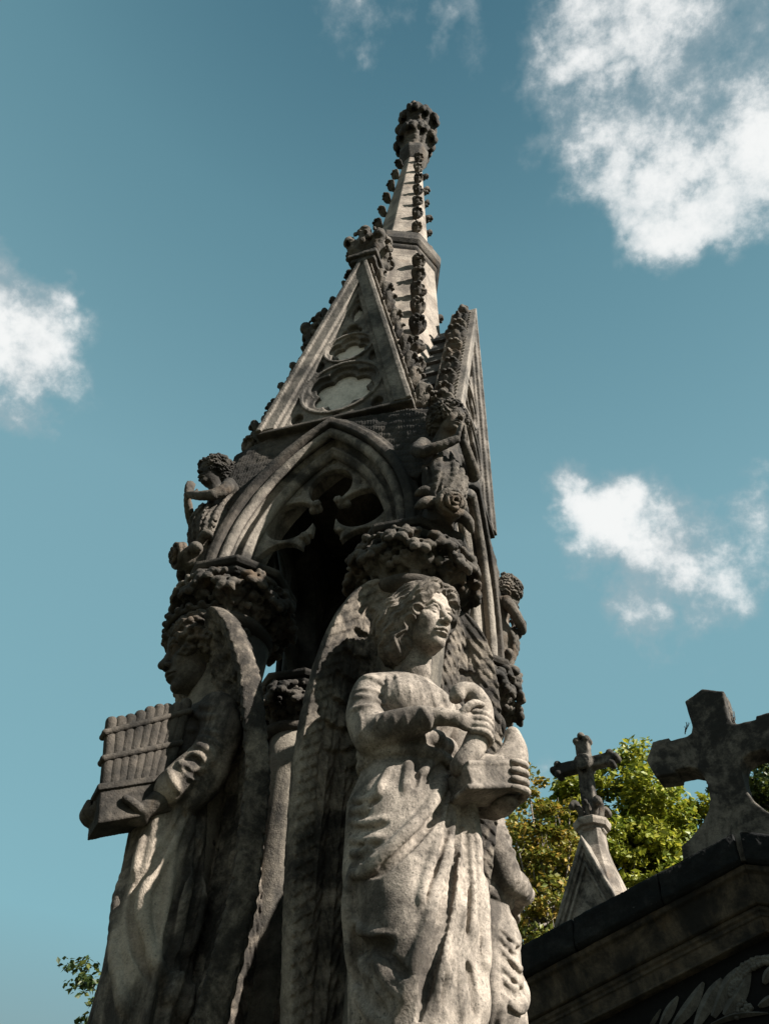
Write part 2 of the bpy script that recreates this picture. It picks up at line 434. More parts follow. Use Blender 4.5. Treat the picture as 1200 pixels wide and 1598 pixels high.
# ---- gable of one face
ZB, ZA, WG = 8.30, 12.36, .93
gl = math.hypot(ZA-ZB, WG); gnx, gnz = (ZA-ZB)/gl, WG/gl
def gdist(X, Z): return (np.abs(X)-f4(WG))*f4(gnx) + (Z-f4(ZB))*f4(gnz)
def foil2(X, Z, c, r1, r2, n, ph=90):
    d = np.sqrt(X**2+(Z-f4(c))**2)-f4(r1)
    for k in range(n):
        a = D2R(ph+k*360/n)
        d = np.minimum(d, np.sqrt((X-f4(r1*math.cos(a)))**2+(Z-f4(c+r1*math.sin(a)))**2)-f4(r2))
    return d
def gable_fn(X, Y, Z):
    g = np.maximum(gdist(X, Z), f4(ZB)-Z)
    d = np.maximum(g, np.abs(Y-f4(1.14))-f4(.07))                                # backing panel to n=1.21
    gd = gdist(X, Z)
    fr = np.maximum(np.maximum(g, -(gd+f4(.155))), np.maximum(Y-f4(1.42), f4(1.07)-Y))
    fr2 = np.maximum(np.maximum(g, -(gd+f4(.215))), np.maximum(Y-f4(1.375), f4(1.07)-Y))
    pl = np.maximum(np.maximum(gd+f4(.15), f4(ZB)-Z), np.maximum(Y-f4(1.335), f4(1.07)-Y))
    big = np.sqrt(X**2+(Z-f4(9.0))**2)-f4(.50)
    bo = foil2(X, Z, 9.0, .285, .205, 6); bi = foil2(X, Z, 9.0, .25, .155, 6)
    so = foil2(X, Z, 9.93, .17, .135, 5); si = foil2(X, Z, 9.93, .145, .10, 5)
    tp = foil2(X, Z, 10.40, .075, .085, 3)
    lan = np.maximum(np.sqrt((np.abs(X)+f4(.36))**2+(Z-f4(10.95))**2)-f4(.49), f4(-9))
    lan_i = np.sqrt((np.abs(X)+f4(.36))**2+(Z-f4(10.95))**2)-f4(.435)
    dg = np.sqrt((np.abs(X)-f4(.52))**2*2.2+(Z-f4(8.50))**2)-f4(.115)
    dg2 = np.sqrt((np.abs(X)-f4(.37))**2*1.6+((Z-f4(9.62))*f4(.6))**2)-f4(.075)
    dg3 = np.sqrt(X**2+((Z-f4(8.405))*f4(1.2))**2)-f4(.05)
    def cut(p, a, floor): return np.maximum(p, -np.maximum(a, f4(floor)-Y))
    ring = np.maximum(np.abs(np.sqrt(X**2+(Z-f4(9.0))**2)-f4(.535))-f4(.022), Y-f4(1.365))
    pl = np.minimum(pl, np.maximum(ring, f4(1.1)-Y))
    ring = np.maximum(np.abs(np.sqrt(X**2+(Z-f4(9.93))**2)-f4(.335))-f4(.018), Y-f4(1.365))
    pl = np.minimum(pl, np.maximum(ring, f4(1.1)-Y))
    pl = cut(pl, bo, 1.275); pl = cut(pl, bi, 1.20)
    pl = cut(pl, so, 1.275); pl = cut(pl, si, 1.20)
    pl = cut(pl, tp, 1.25); pl = cut(pl, lan, 1.285); pl = cut(pl, lan_i, 1.215)
    pl = cut(pl, dg, 1.25); pl = cut(pl, dg2, 1.26); pl = cut(pl, dg3, 1.26)
    d = np.minimum(np.minimum(d, fr), np.minimum(fr2, pl))
    co = np.maximum(np.abs(gdist(X, Z)-f4(.028))-f4(.035), np.abs(Y-f4(1.24))-f4(.21))   # coping
    co = np.maximum(co, f4(ZB-.02)-Z)
    return np.minimum(d, co)
F = Field((-1.05, 1.0, 8.2), (1.05, 1.5, 12.75), .0135)
F.add((gable_fn, np.array([-1.05, 1.0, 8.2]), np.array([1.05, 1.5, 12.75])))
for sx in (-1, 1):                                  # running leaf band carved along the coping
    for i in range(34):
        t = (i+.5)/34; s_ = sx*(WG*(1-t)+.075); z = ZB+(ZA-ZB)*t+.03
        F.add(cap((s_, 1.27, z-.025), (s_+sx*.012, 1.37, z+.035), .026, .017), .006)
P, Q = F.mesh(); P = rough(P, Q, .005, 12, seed=8)
gb = part('gable', face(P), Q[:, ::-1], M['gab'], mon)
mb = MB(); mb.loft([[(-WG*.88, -n, ZB+.05+ZR), (WG*.88, -n, ZB+.05+ZR), (0, -n, ZA-.5+ZR)] for n in (1.2165, 1.15)])
mb.part('panel', M['white'], gb)
# crocket meshes: a stem curling out of the arris into a lobed leaf; local x = outward, z = up
crocket_mes = []
for cs in range(4):
    rc = random.Random(30+cs)
    F = Field((-.2, -.22, -.3), (.40, .22, .26), .0115)
    chain(F, smooth_path([(-.14, 0, -.20), (.04, 0, -.16), (.16, 0, -.06), (.21, 0, .06), (.15, 0, .13), (.10, 0, .08)], 4), [.05]*6+[.055]*5+[.06]*5+[.05]*5, .02)
    for sy in (-1, 1):
        chain(F, smooth_path([(.02, sy*.03, -.15), (.10, sy*.09, -.08), (.16, sy*(.12+rc.uniform(-.015, .02)), .02), (.22, sy*.10, .05)], 3), [.04, .045, .048, .05, .052, .054, .054, .05, .045, .04], .02)
        chain(F, smooth_path([(.12, sy*.05, .0), (.20, sy*.065, .10), (.27, sy*.05, .09), (.29, sy*.04, .03)], 3), [.035, .04, .042, .044, .044, .042, .04, .036, .032, .028], .015)
        F.sub(cap((.20, sy*.055, -.05), (.26, sy*.06, .02), .028), .012); F.sub(cap((.10, sy*.035, -.02), (.16, sy*.045, .13), .016), .01)
    for k in range(5): 
        p = np.array([rc.uniform(.1, .28), rc.uniform(-.12, .12), rc.uniform(-.05, .13)]); F.add(ell(p, (.03, .03, .03)), .02)
    F.sub(cap((.27, 0, -.06), (.24, 0, .0), .04), .015)
    if cs == 3: F.sub(ell((.30, .08, .05), (.10, .10, .10)), .02)
    Pc, Qc = F.mesh(); Pc = rough(Pc, Qc, .014, 14, seed=4+cs)
    crocket_mes.append(mesh_data('crocket', Pc*S, Qc, True, M['crust']))
def crocket(parent, pos, out, size=1.0, tilt=0.0):
    o = bpy.data.objects.new('crocket', rnd.choice(crocket_mes)); COL.objects.link(o); o.parent = parent
    o.location = (pos[0]*S, pos[1]*S, (pos[2]+ZR)*S)
    out = np.array(out, float); out /= np.linalg.norm(out)
    upv = np.array([0, 0, 1.]) if abs(out[2]) < .95 else np.array([0, 1., 0])
    y = np.cross(upv, out); y /= np.linalg.norm(y); z = np.cross(out, y)
    R = Matrix((out, y, z)).transposed() @ Matrix.Rotation(rnd.uniform(-.3, .3), 3, 'X') @ Matrix.Rotation(rnd.uniform(-.2, .2), 3, 'Y')
    o.rotation_euler = R.to_euler(); sc = size*rnd.uniform(.82, 1.1); o.scale = (sc, sc*rnd.uniform(.95, 1.2), sc*.8)
    return o
for sx in (-1, 1):
    for i in range(9):
        t = (i+.45)/9.6; s_ = sx*(WG*(1-t)+.06); z = ZB+(ZA-ZB)*t
        crocket(gb, (s_+sx*.02, -1.25, z), (sx*gnx, 0, gnz+.25), .82)
# ridge roof behind the gable, stepped courses of stone tiles
mb = MB(); nl = 8; ptsR = []
zt = ZA-.38
for i in range(nl):
    z1 = zt-(zt-ZB)*i/nl; z0 = zt-(zt-ZB)*(i+1)/nl
    w1 = WG*(ZA-z1)/(ZA-ZB)-.02; w0 = WG*(ZA-z0)/(ZA-ZB)+.035
    ptsR += [(w1, z1), (w0, z0), (w0, z0-.0001)] if i < nl-1 else [(w1, z1), (w0, z0)]
prof = [(x, z) for x, z in ptsR] + [(-x, z) for x, z in ptsR[::-1]]
mb.loft([[(x, -1.08, z+ZR) for x, z in prof], [(x, -.15, z+ZR) for x, z in prof]])
gr_ = mb.part('roof', M['tile'], gb)
# gable finial: moulded cap and a heavy carved knop
F = Field((-.5, .75, 12.0), (.5, 1.75, 13.65), .0145)
for (z, hw, t) in ((12.36, .20, .05), (12.46, .25, .05), (12.55, .22, .04)):
    F.add(box((0, 1.25, z), (hw, hw, t), None, .02), .01)
F.add(cap((0, 1.25, 12.5), (0, 1.25, 13.15), .20, .17), .05); F.add(ell((0, 1.25, 12.92), (.31, .31, .27)), .05)
for k in range(4):
    a = D2R(45+90*k); v = np.array([math.cos(a), math.sin(a), 0])
    chain(F, smooth_path([np.array([0, 1.25, 12.62])+v*.14, np.array([0, 1.25, 12.82])+v*.30, np.array([0, 1.25, 12.98])+v*.35, np.array([0, 1.25, 12.90])+v*.37], 4), .075, .04)
    a = D2R(90*k); v = np.array([math.cos(a), math.sin(a), 0])
    chain(F, smooth_path([np.array([0, 1.25, 12.8])+v*.12, np.array([0, 1.25, 13.06])+v*.24, np.array([0, 1.25, 13.20])+v*.27], 4), .09, .04)
rc = random.Random(12)
lumps(F, 60, lambda r: (lambda a, z: (math.cos(a)*(.36-.15*abs(z-12.95)), 1.25+math.sin(a)*(.36-.15*abs(z-12.95)), z))(r.uniform(0, 6.28), r.uniform(12.7, 13.2)), .02, .045, .02, rs=rc)
lumps(F, 40, lambda r: (lambda a, z: (math.cos(a)*.38, 1.25+math.sin(a)*.38, z))(r.uniform(0, 6.28), r.uniform(12.7, 13.2)), .025, .05, .015, True, rs=rc)
P, Q = F.mesh(); P = rough(P, Q, .02, 9, seed=9)
gf = part('finial', face(P), Q[:, ::-1], M['crust'], gb)
for k in (1, 2, 3):
    for o in (aw, am, at_):
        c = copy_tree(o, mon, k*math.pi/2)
        if k > 1: c.data = c.data.copy(); c.data.materials[0] = M['far_arch']  # arch parts of both far faces get a near-black stone
    g2 = copy_tree(gb, mon, k*math.pi/2)
    if k == 1:                                      # the right-hand gable has lost its finial
        for ch in list(g2.children):
            if ch.name.startswith('finial'): bpy.data.objects.remove(ch)
        g2['label'] = 'sunlit gable whose finial has broken off'
        crocket(g2, (0, -1.2, 12.34), (0, -.25, 1), 1.1)
print('faces', round(time.time()-T0, 1))

# ---- columns and capitals
corners = [(1, -1), (1, 1), (-1, 1), (-1, -1)]
cshift = [0, 0, .10, .12]
mb = MB(); mb.loft([octagon(r, z+ZR, off=0, n=36) for z, r in ((-.0, .36), (.25, .36), (.3, .27), (2.7, .265), (4.1, .28), (4.9, .33), (5.40, .345))])
col0 = mb.part('column', M['shaft'], mon, True)
F = Field((-.78, -.78, 5.28), (.78, .78, 5.92), .0105)
def bell_fn(X, Y, Z):
    r = np.sqrt(X**2+Y**2); t = np.clip((Z-f4(5.40))/f4(.5), 0, 1)
    return np.maximum(r-(f4(.37)+f4(.14)*t*t), np.abs(Z-f4(5.63))-f4(.28))
F.add((bell_fn, np.array([-.6, -.6, 5.33]), np.array([.6, .6, 5.92])))
rc = random.Random(21)
def cleaf(a, r0, z0, size, lean):
    v = np.array([math.cos(a), math.sin(a), 0]); tv = np.array([-v[1], v[0], 0]); ez = np.array([0, 0, 1.])
    sp_ = smooth_path([v*r0+ez*z0, v*(r0+.05)+ez*(z0+.13*size), v*(r0+.13)+ez*(z0+.25*size)+tv*lean, v*(r0+.215)+ez*(z0+.29*size)+tv*lean, v*(r0+.245)+ez*(z0+.20*size)+tv*lean], 4)
    chain(F, sp_, list(np.interp(np.linspace(0, 1, len(sp_)), [0, .6, 1], [.045, .06, .035])), .015)
    for t, l, zz in ((4, .13, .03), (7, .17, .05), (10, .18, .035), (13, .14, -.01), (15, .09, -.05)):
        for sg in (-1, 1):
            l_ = l*size*rc.uniform(.85, 1.2); p = sp_[t]
            chain(F, [p, p+tv*sg*l_*.6+ez*zz*.7+v*.02, p+tv*sg*l_+ez*zz*rc.uniform(.5, 1.5)+v*rc.uniform(.0, .05)], [.045, .048, .030], .012)
            F.sub(cap(p+tv*sg*l_*.4+v*.075+ez*.01, p+tv*sg*l_+v*.09+ez*zz, .018), .008)
    for q in range(2, 14, 2): F.sub(cap(sp_[q]+v*.058, sp_[q+2]+v*.055, .016), .006)
    F.sub(ell(v*(r0+.20)+ez*(z0+.13*size), (.075, .075, .07)), .015)
for k in range(8): cleaf(D2R(22.5+45*k), .365, 5.42, .84, rc.uniform(-.04, .04))
for k in range(8): cleaf(D2R(45*k+rc.uniform(-4, 4)), .375, 5.53, .90, rc.uniform(-.04, .04))
for k in range(16):
    a = D2R(11+22.5*k); v = np.array([math.cos(a), math.sin(a), 0]); F.add(ell(v*.50+[0, 0, rc.uniform(5.58, 5.66)], (.07, .07, .055)), .02); F.sub(ell(v*.57+[0, 0, 5.56], (.045, .045, .04)), .012)
lumps(F, 130, lambda r: (lambda a, z: (math.cos(a)*(.45+.40*(z-5.43)), math.sin(a)*(.45+.40*(z-5.43)), z))(r.uniform(0, 6.28), r.uniform(5.5, 5.86)), .02, .045, .012, rs=rc)
lumps(F, 110, lambda r: (lambda a, z: (math.cos(a)*(.46+.40*(z-5.43)), math.sin(a)*(.46+.40*(z-5.43)), z))(r.uniform(0, 6.28), r.uniform(5.46, 5.84)), .018, .04, .01, True, rs=rc)
P, Q = F.mesh(); P = rough(P, Q, .009, 16, seed=6)
cap0 = part('capital', up(P), Q, M['crust'], mon)
mb = MB()
for (z, R, t) in ((5.905, .555, .06), (5.995, .615, .06)):
    mb.loft([octagon(R-.03, z-t/2-.022+ZR), octagon(R, z-t/2+.02+ZR), octagon(R, z+t/2+ZR)])
mb.loft([octagon(.50, 5.86+ZR), octagon(.50, 6.04+ZR)])
ab0 = mb.part('abacus', M['dark'], cap0, bevel=.004)
mb = MB(); ring = []
for z, r in ((5.30, .36), (5.32, .425), (5.36, .455), (5.40, .455), (5.43, .43), (5.44, .38)): ring.append(octagon(r, z+ZR, n=40))
mb.loft(ring); nr0 = mb.part('neck_ring', M['dark'], cap0, True)
for i, (cx, cy) in enumerate(corners):
    k = 1-cshift[i]
    for o in (col0, cap0):
        c = o if i == 0 else copy_tree(o, mon)
        kk = 1-cshift[i]*(1 if o is col0 else .45)
        c.location = (cx*kk*S, cy*kk*S, 0)
        if i and o is cap0: c.rotation_euler = (0, 0, i*math.pi/2)

# ---- dark vault over the arches, hollow, and corner blocks
mb = MB()
mb.loft([[(x*.98, y*.98, 8.22+ZR) for x, y in ((-1, -1), (1, -1), (1, 1), (-1, 1))], [(x*1.0, y*1.0, 8.34+ZR) for x, y in ((-1, -1), (1, -1), (1, 1), (-1, 1))]])
mb.part('vault', M['dark'], mon)

# ---- spire
mb = MB()
def sp(R, z): return octagon(R, z+ZR, off=0)
mb.loft([sp(1.16, 8.3), sp(1.02, 9.6), sp(.86, 11.95), sp(.695, 14.3), sp(.695, 14.5)])
spire = mb.part('spire', M['pale'], mon, bevel=.006)
mb = MB()
mb.loft([sp(.68, 14.28), sp(.735, 14.36), sp(.735, 14.44)]); mb.loft([sp(.74, 14.46), sp(.80, 14.56), sp(.80, 14.82), sp(.72, 14.93), sp(.5, 15.0)])
mb.part('cornice', M['crust'], spire, bevel=.01)
mb = MB(); mb.loft([sp(.56, 14.95), sp(.20, 20.2)])
ups = mb.part('upper_spire', M['pale'], spire, bevel=.006)
def Rsp(z): return np.interp(z, [8.3, 9.6, 11.95, 14.3], [1.16, 1.02, .86, .695])
for z in (9.35, 10.0, 10.62, 11.24, 11.85, 12.45, 13.05, 13.65):
    for q in range(4):
        a = D2R(45+90*q); v = (math.sin(a), -math.cos(a), .05)
        crocket(spire, (v[0]*Rsp(z), v[1]*Rsp(z), z), v, .74)
for z in (15.45, 16.15, 16.85, 17.55, 18.25, 18.95, 19.65):
    R_ = .56-.36*(z-14.95)/5.25
    for q in range(4):
        a = D2R(45+90*q); v = (math.sin(a), -math.cos(a), .1)
        crocket(ups, (v[0]*R_, v[1]*R_, z), v, .66)
mb = MB()
mb.loft([sp(.22, 19.95), sp(.30, 20.15), sp(.36, 20.35), sp(.36, 20.55), sp(.25, 20.72)])
mb.part('finial_ring', M['crust'], spire, bevel=.008)
F = Field((-.62, -.62, 20.5), (.62, .62, 23.95), .018)
F.add(cap((0, 0, 20.5), (0, 0, 22.9), .21, .20), .04)
rc = random.Random(31)
for (z, r, h) in ((21.0, .34, .80), (22.2, .37, .85)):
    for k in range(8):
        a = D2R(45*k+rc.uniform(-5, 5)); v = np.array([math.cos(a), math.sin(a), 0]); tv = np.array([-v[1], v[0], 0]); q = .88 if k % 2 else 1.0
        hh = h*rc.uniform(.88, 1.08)*(1.12 if k % 2 else 1)
        for sg in (-1, 0, 1):                          # a three-lobed leaf bending outward at the top
            o_ = tv*sg
            chain(F, smooth_path([v*.14+o_*.03+[0, 0, z-hh*.35], v*r*.70*q+o_*.10+[0, 0, z+hh*.15], v*(r+.02)*q+o_*.12+[0, 0, z+hh*(.72-.12*abs(sg))], v*(r+.12)*q+o_*.09+[0, 0, z+hh*(.70-.16*abs(sg))], v*(r+.12)*q+o_*.06+[0, 0, z+hh*(.55-.16*abs(sg))]], 4), list(np.interp(np.linspace(0, 1, 17), [0, .5, 1], [.05, .085, .06])), .03)
        F.sub(cap(v*(r+.02)*q+[0, 0, z-.02], v*(r+.10)*q+[0, 0, z+hh*.45], .05), .02)
        F.sub(cap(v*(r-.08)*q+[0, 0, z+hh*.95], v*(r+.16)*q+[0, 0, z+hh*.82], .025), .02)
F.add(ell((0, 0, 22.85), (.30, .30, .28)), .06); F.add(ell((0, 0, 21.6), (.27, .27, .5)), .06)
for k in range(12): F.sub(ell((rc.uniform(-.3, .3), rc.uniform(-.3, .3), 23.1), (.06, .06, .12)), .03)
P, Q = F.mesh(); P = rough(P, Q, .03, 7, seed=2)
part('finial', up(P), Q, M['crust'], spire)

# ---- pedestal below the statues (under the frame, but it carries everything)
mb = MB()
def sq(r, z, ch=.5):
    return [(x, y, z+ZR) for x, y in ((-r+ch, -r), (r-ch, -r), (r, -r+ch), (r, r-ch), (r-ch, r), (-r+ch, r), (-r, r-ch), (-r, -r+ch))]
mb.loft([sq(3.0, -4.05), sq(3.0, -3.5)]); mb.loft([sq(2.7, -3.496), sq(2.7, -3.1), sq(2.45, -2.9)])
mb.loft([sq(2.3, -2.896), sq(2.3, -.7), sq(2.45, -.55), sq(2.55, -.4), sq(2.55, -.12), sq(2.45, -.0)])
mb.part('pedestal', M['dark'], mon, bevel=.01)
print('monument', round(time.time()-T0, 1))
# ================================================================== ANGEL STATUES
class Frame:
    def __init__(s, corner, rz, z=0.0):
        s.o = np.array([corner[0], corner[1], z]); s.rz = rz
        s.El = np.array([math.cos(rz), math.sin(rz), 0]); s.Eo = np.array([math.sin(rz), -math.cos(rz), 0])
        s.Ez = np.array([0, 0, 1.])
        s.B = np.stack([s.El, s.Eo, s.Ez])
    def loc(s, P): return (np.asarray(P)-s.o)@s.B.T
    def dirl(s, d): return s.B@d
    def world(s, p): return s.o+np.asarray(p, float)@s.B
def px_path(pts, n=5):
    return np.array(smooth_path([np.array([x, y, 0.]) for x, y in pts], n))[:, :2]
def trace(F, fr, pts):
    c = fr.loc(CAM); out = []
    for (x, y) in pts:
        d = fr.dirl(ray(x, y))
        t0 = max(.5, -c[1]/min(d[1], -1e-6)*0+ (c[1]-1.6)/max(-d[1], 1e-6) if d[1] < -1e-6 else 3.0)
        ts = np.arange(2.5, 11.0, F.h*.8); P = c+ts[:, None]*d
        v = F.sample(P); i = np.argmax(v < 0)
        out.append(P[i] if v[i] < 0 else None)
    return out
def fold(F, fr, pts, r, k=.03, sub=False, sink=.35, n=5, taper=True):
    tp = [p for p in trace(F, fr, px_path(pts, n)) if p is not None]
    if len(tp) < 2: return
    tp = np.array(tp)
    # drop jumps where the sight line slips off the surface
    runs, cur = [], [tp[0]]
    for a, b in zip(tp[:-1], tp[1:]):
        if np.linalg.norm(b-a) > .13: runs.append(cur); cur = []
        cur.append(b)
    runs.append(cur)
    runs = [q for q in runs if len(q) > (5 if sub else 2)]
    c = fr.loc(CAM)
    for run in runs:
        if len(run) < 2: continue
        run = np.array(run); v = c-run; v /= np.linalg.norm(v, axis=1, keepdims=True)
        run = run - v*r*sink
        if len(run) > 5:
            pad = np.concatenate([run[:1], run[:1], run, run[-1:], run[-1:]])
            run = (pad[:-4]+2*pad[1:-3]+3*pad[2:-2]+2*pad[3:-1]+pad[4:])/9
        m = len(run); t = np.linspace(0, 1, m)
        rs = r*(np.clip(np.minimum(t, 1-t)*5, .25, 1) if taper else np.ones(m))
        chain(F, run, list(rs), k, sub=sub)
def mirror(P): return np.stack([P[:, 0], -P[:, 1], P[:, 2]], 1)

def head_into(Fd, sc, ax, ctr, neck=True):
    ctr = np.array(ctr, float)
    T = lambda p: np.asarray(p, float)@ax*sc+ctr
    class Px:
        def add(s, e, k=0.0, sub=False): Fd.add(e, k*sc, sub)
        def sub(s, e, k=0.0): Fd.add(e, k*sc, True)
    F = Px(); A = F.add
    ell = lambda c, r: globals()['ell'](T(c), np.array(r)*sc, ax)
    cap = lambda a, b, ra, rb=None: globals()['cap'](T(a), T(b), ra*sc, (ra if rb is None else rb)*sc)
    chain = lambda F, pts, rs, k=.02, sub=False: globals()['chain'](Fd, [T(p) for p in pts], [r*sc for r in rs] if not np.isscalar(rs) else rs*sc, k*sc, sub=sub)
    A(ell((0, -.03, .10), (.262, .33, .305)))
    A(ell((0, .11, -.13), (.212, .195, .285)), .06)
    A(ell((0, .165, .14), (.215, .135, .165)), .06)
    A(ell((0, .05, -.24), (.19, .20, .17)), .05)
    A(ell((0, .235, -.345), (.085, .068, .068)), .05)
    for sx in (-1, 1):
        A(ell((sx*.125, .185, -.10), (.085, .085, .095)), .05)
        chain(F, [(sx*.19, .20, .045), (sx*.12, .275, .082), (sx*.04, .292, .062)], [.02, .028, .026], .03)
    for sx in (-1, 1): F.sub(ell((sx*.105, .325, .005), (.066, .06, .047)), .035)
    for sx in (-1, 1):
        A(ell((sx*.103, .236, .000), (.058, .060, .042)), .006)
        chain(F, smooth_path([(sx*.168, .235, -.006), (sx*.135, .283, .030), (sx*.10, .300, .036), (sx*.06, .285, .020), (sx*.042, .270, -.004)], 3), .013, .008)
        chain(F, smooth_path([(sx*.162, .236, -.012), (sx*.105, .284, -.038), (sx*.05, .268, -.014)], 3), .010, .010)
    chain(F, [(0, .275, .07), (0, .312, -.02), (0, .372, -.118)], [.030, .029, .040], .028)
    A(ell((0, .370, -.122), (.042, .038, .036)), .02)
    for sx in (-1, 1):
        A(ell((sx*.043, .325, -.135), (.030, .036, .027)), .016)
        F.sub(cap((sx*.022, .345, -.168), (sx*.026, .33, -.13), .011), .006)
    A(ell((0, .27, -.235), (.085, .05, .06)), .05)
    F.sub(cap((0, .352, -.175), (0, .335, -.205), .013), .015)
    chain(F, smooth_path([(-.088, .262, -.243), (-.05, .305, -.226), (-.018, .325, -.216), (0, .322, -.222), (.018, .325, -.216), (.05, .305, -.226), (.088, .262, -.243)], 3), [.010]+[.019]*17+[.010], .014)
    chain(F, smooth_path([(-.075, .268, -.256), (-.03, .308, -.268), (0, .316, -.270), (.03, .308, -.268), (.075, .268, -.256)], 3), [.010]+[.022]*11+[.010], .014)
    chain(F, smooth_path([(-.092, .272, -.246), (-.04, .322, -.244), (0, .338, -.244), (.04, .322, -.244), (.092, .272, -.246)], 3), .0085, .008, sub=True)
    F.sub(cap((-.04, .318, -.305), (.04, .318, -.305), .024), .03)
    for sx in (-1, 1):
        A(ell((sx*.258, -.01, -.03), (.03, .055, .085)), .02); F.sub(ell((sx*.285, .0, -.03), (.02, .03, .05)), .01)
    chain(F, [(0, -.07, -.2), (0, -.12, -.45), (0, -.16, -.66)], [.165, .158, .20], .05)
    for sx in (-1, 1): chain(F, [(sx*.16, -.06, -.2), (sx*.05, .01, -.6)], [.035, .03], .04)
def head_axes(yaw, pitch, roll=0.0):
    c, s = math.cos(yaw), math.sin(yaw); cp, sp_ = math.cos(pitch), math.sin(pitch)
    X_, Y_, Z_ = np.array([[c, -s, 0], [s*cp, c*cp, -sp_], [s*sp_, c*sp_, cp]])
    cr_, sr_ = math.cos(roll), math.sin(roll)
    return np.array([X_*cr_+Z_*sr_, Y_, Z_*cr_-X_*sr_])
def wavy_hair(scale):
    F = Field((-.60, -.62, -.62), (.48, .46, .56), .0095)
    F.add(ell((0, -.05, .12), (.300, .365, .345)))
    F.sub(ell((0, .42, -.16), (.232, .30, .40)), .05)
    for sx in (-1, 1):
        chain(F, smooth_path([(sx*.02, .255, .315), (sx*.13, .275, .275), (sx*.225, .215, .16), (sx*.262, .12, .02), (sx*.262, -.02, -.13), (sx*.20, -.16, -.26)], 4), [.055, .06, .065, .07, .075]+[.08]*15+[.075], .035)
    F.add(ell((-.18, -.17, -.10), (.27, .26, .36)), .08)
    F.add(ell((.06, -.22, -.16), (.20, .20, .32)), .08)
    F.add(ell((-.16, -.18, -.36), (.22, .20, .2)), .08)
    F.sub(cap((0, .36, .40), (0, .1, .50), .022), .02)
    P, Q = F.mesh(); N = normals(P, Q)
    x, y, z = P[:, 0], P[:, 1], P[:, 2]
    wob = fbm(P, 5, 3, 3)
    th = np.arctan2(z-.62, y-.62); rad = np.hypot(z-.62, y-.62)
    ph = th*58+wob*2.6+1.1*np.sin(rad*34+wob*3)                       # wavy locks running back from the parting
    s1 = 1-2*np.abs(np.sin(ph*.5)); s2 = np.sin(ph*3.0+wob*3)
    P = P + N*(.017*s1 + .005*s2 + .010*fbm(P, 12, 3, 6))[:, None]
    return P*scale, Q
def curly_hair(scale):
    F = Field((-.52, -.66, -.52), (.52, .46, .58), .0095)
    F.add(ell((0, -.06, .13), (.335, .39, .345)))
    F.sub(ell((0, .44, -.15), (.225, .30, .40)), .04)
    rc = random.Random(44)
    F.add(ell((0, -.24, -.06), (.36, .29, .33)), .06)
    for i in range(150):
        a = rc.uniform(-2.6, 2.6); e = rc.uniform(-.75, 1.0)
        v = np.array([math.sin(a)*math.cos(e), math.cos(a)*math.cos(e), math.sin(e)])
        p = np.array([0, -.1, .10])+v*np.array([.37, .42, .34])
        if p[1] > .18 and p[2] < .2 and abs(p[0]) < .21: continue
        r = rc.uniform(.045, .085)
        F.add(ell(p, (r, r, r)), .02); F.sub(cap(p+v*r*.9, p+v*r*1.3, r*.33), .015)
        q = p+v*r*.4; t = np.cross(v, [0, 0, 1.]); t /= max(np.linalg.norm(t), .1)
        chain(F, [q-t*r, q+np.array([0, 0, r*.7]), q+t*r], r*.32, .012)
    P, Q = F.mesh(); N = normals(P, Q)
    wob = fbm(P, 6, 3, 13)
    P = P + N*(.012*np.sin(P[:, 2]*60+wob*10) + .018*fbm(P, 16, 3, 16))[:, None]
    return P*scale, Q
def place(P, axes, c): return P@axes + np.array(c)

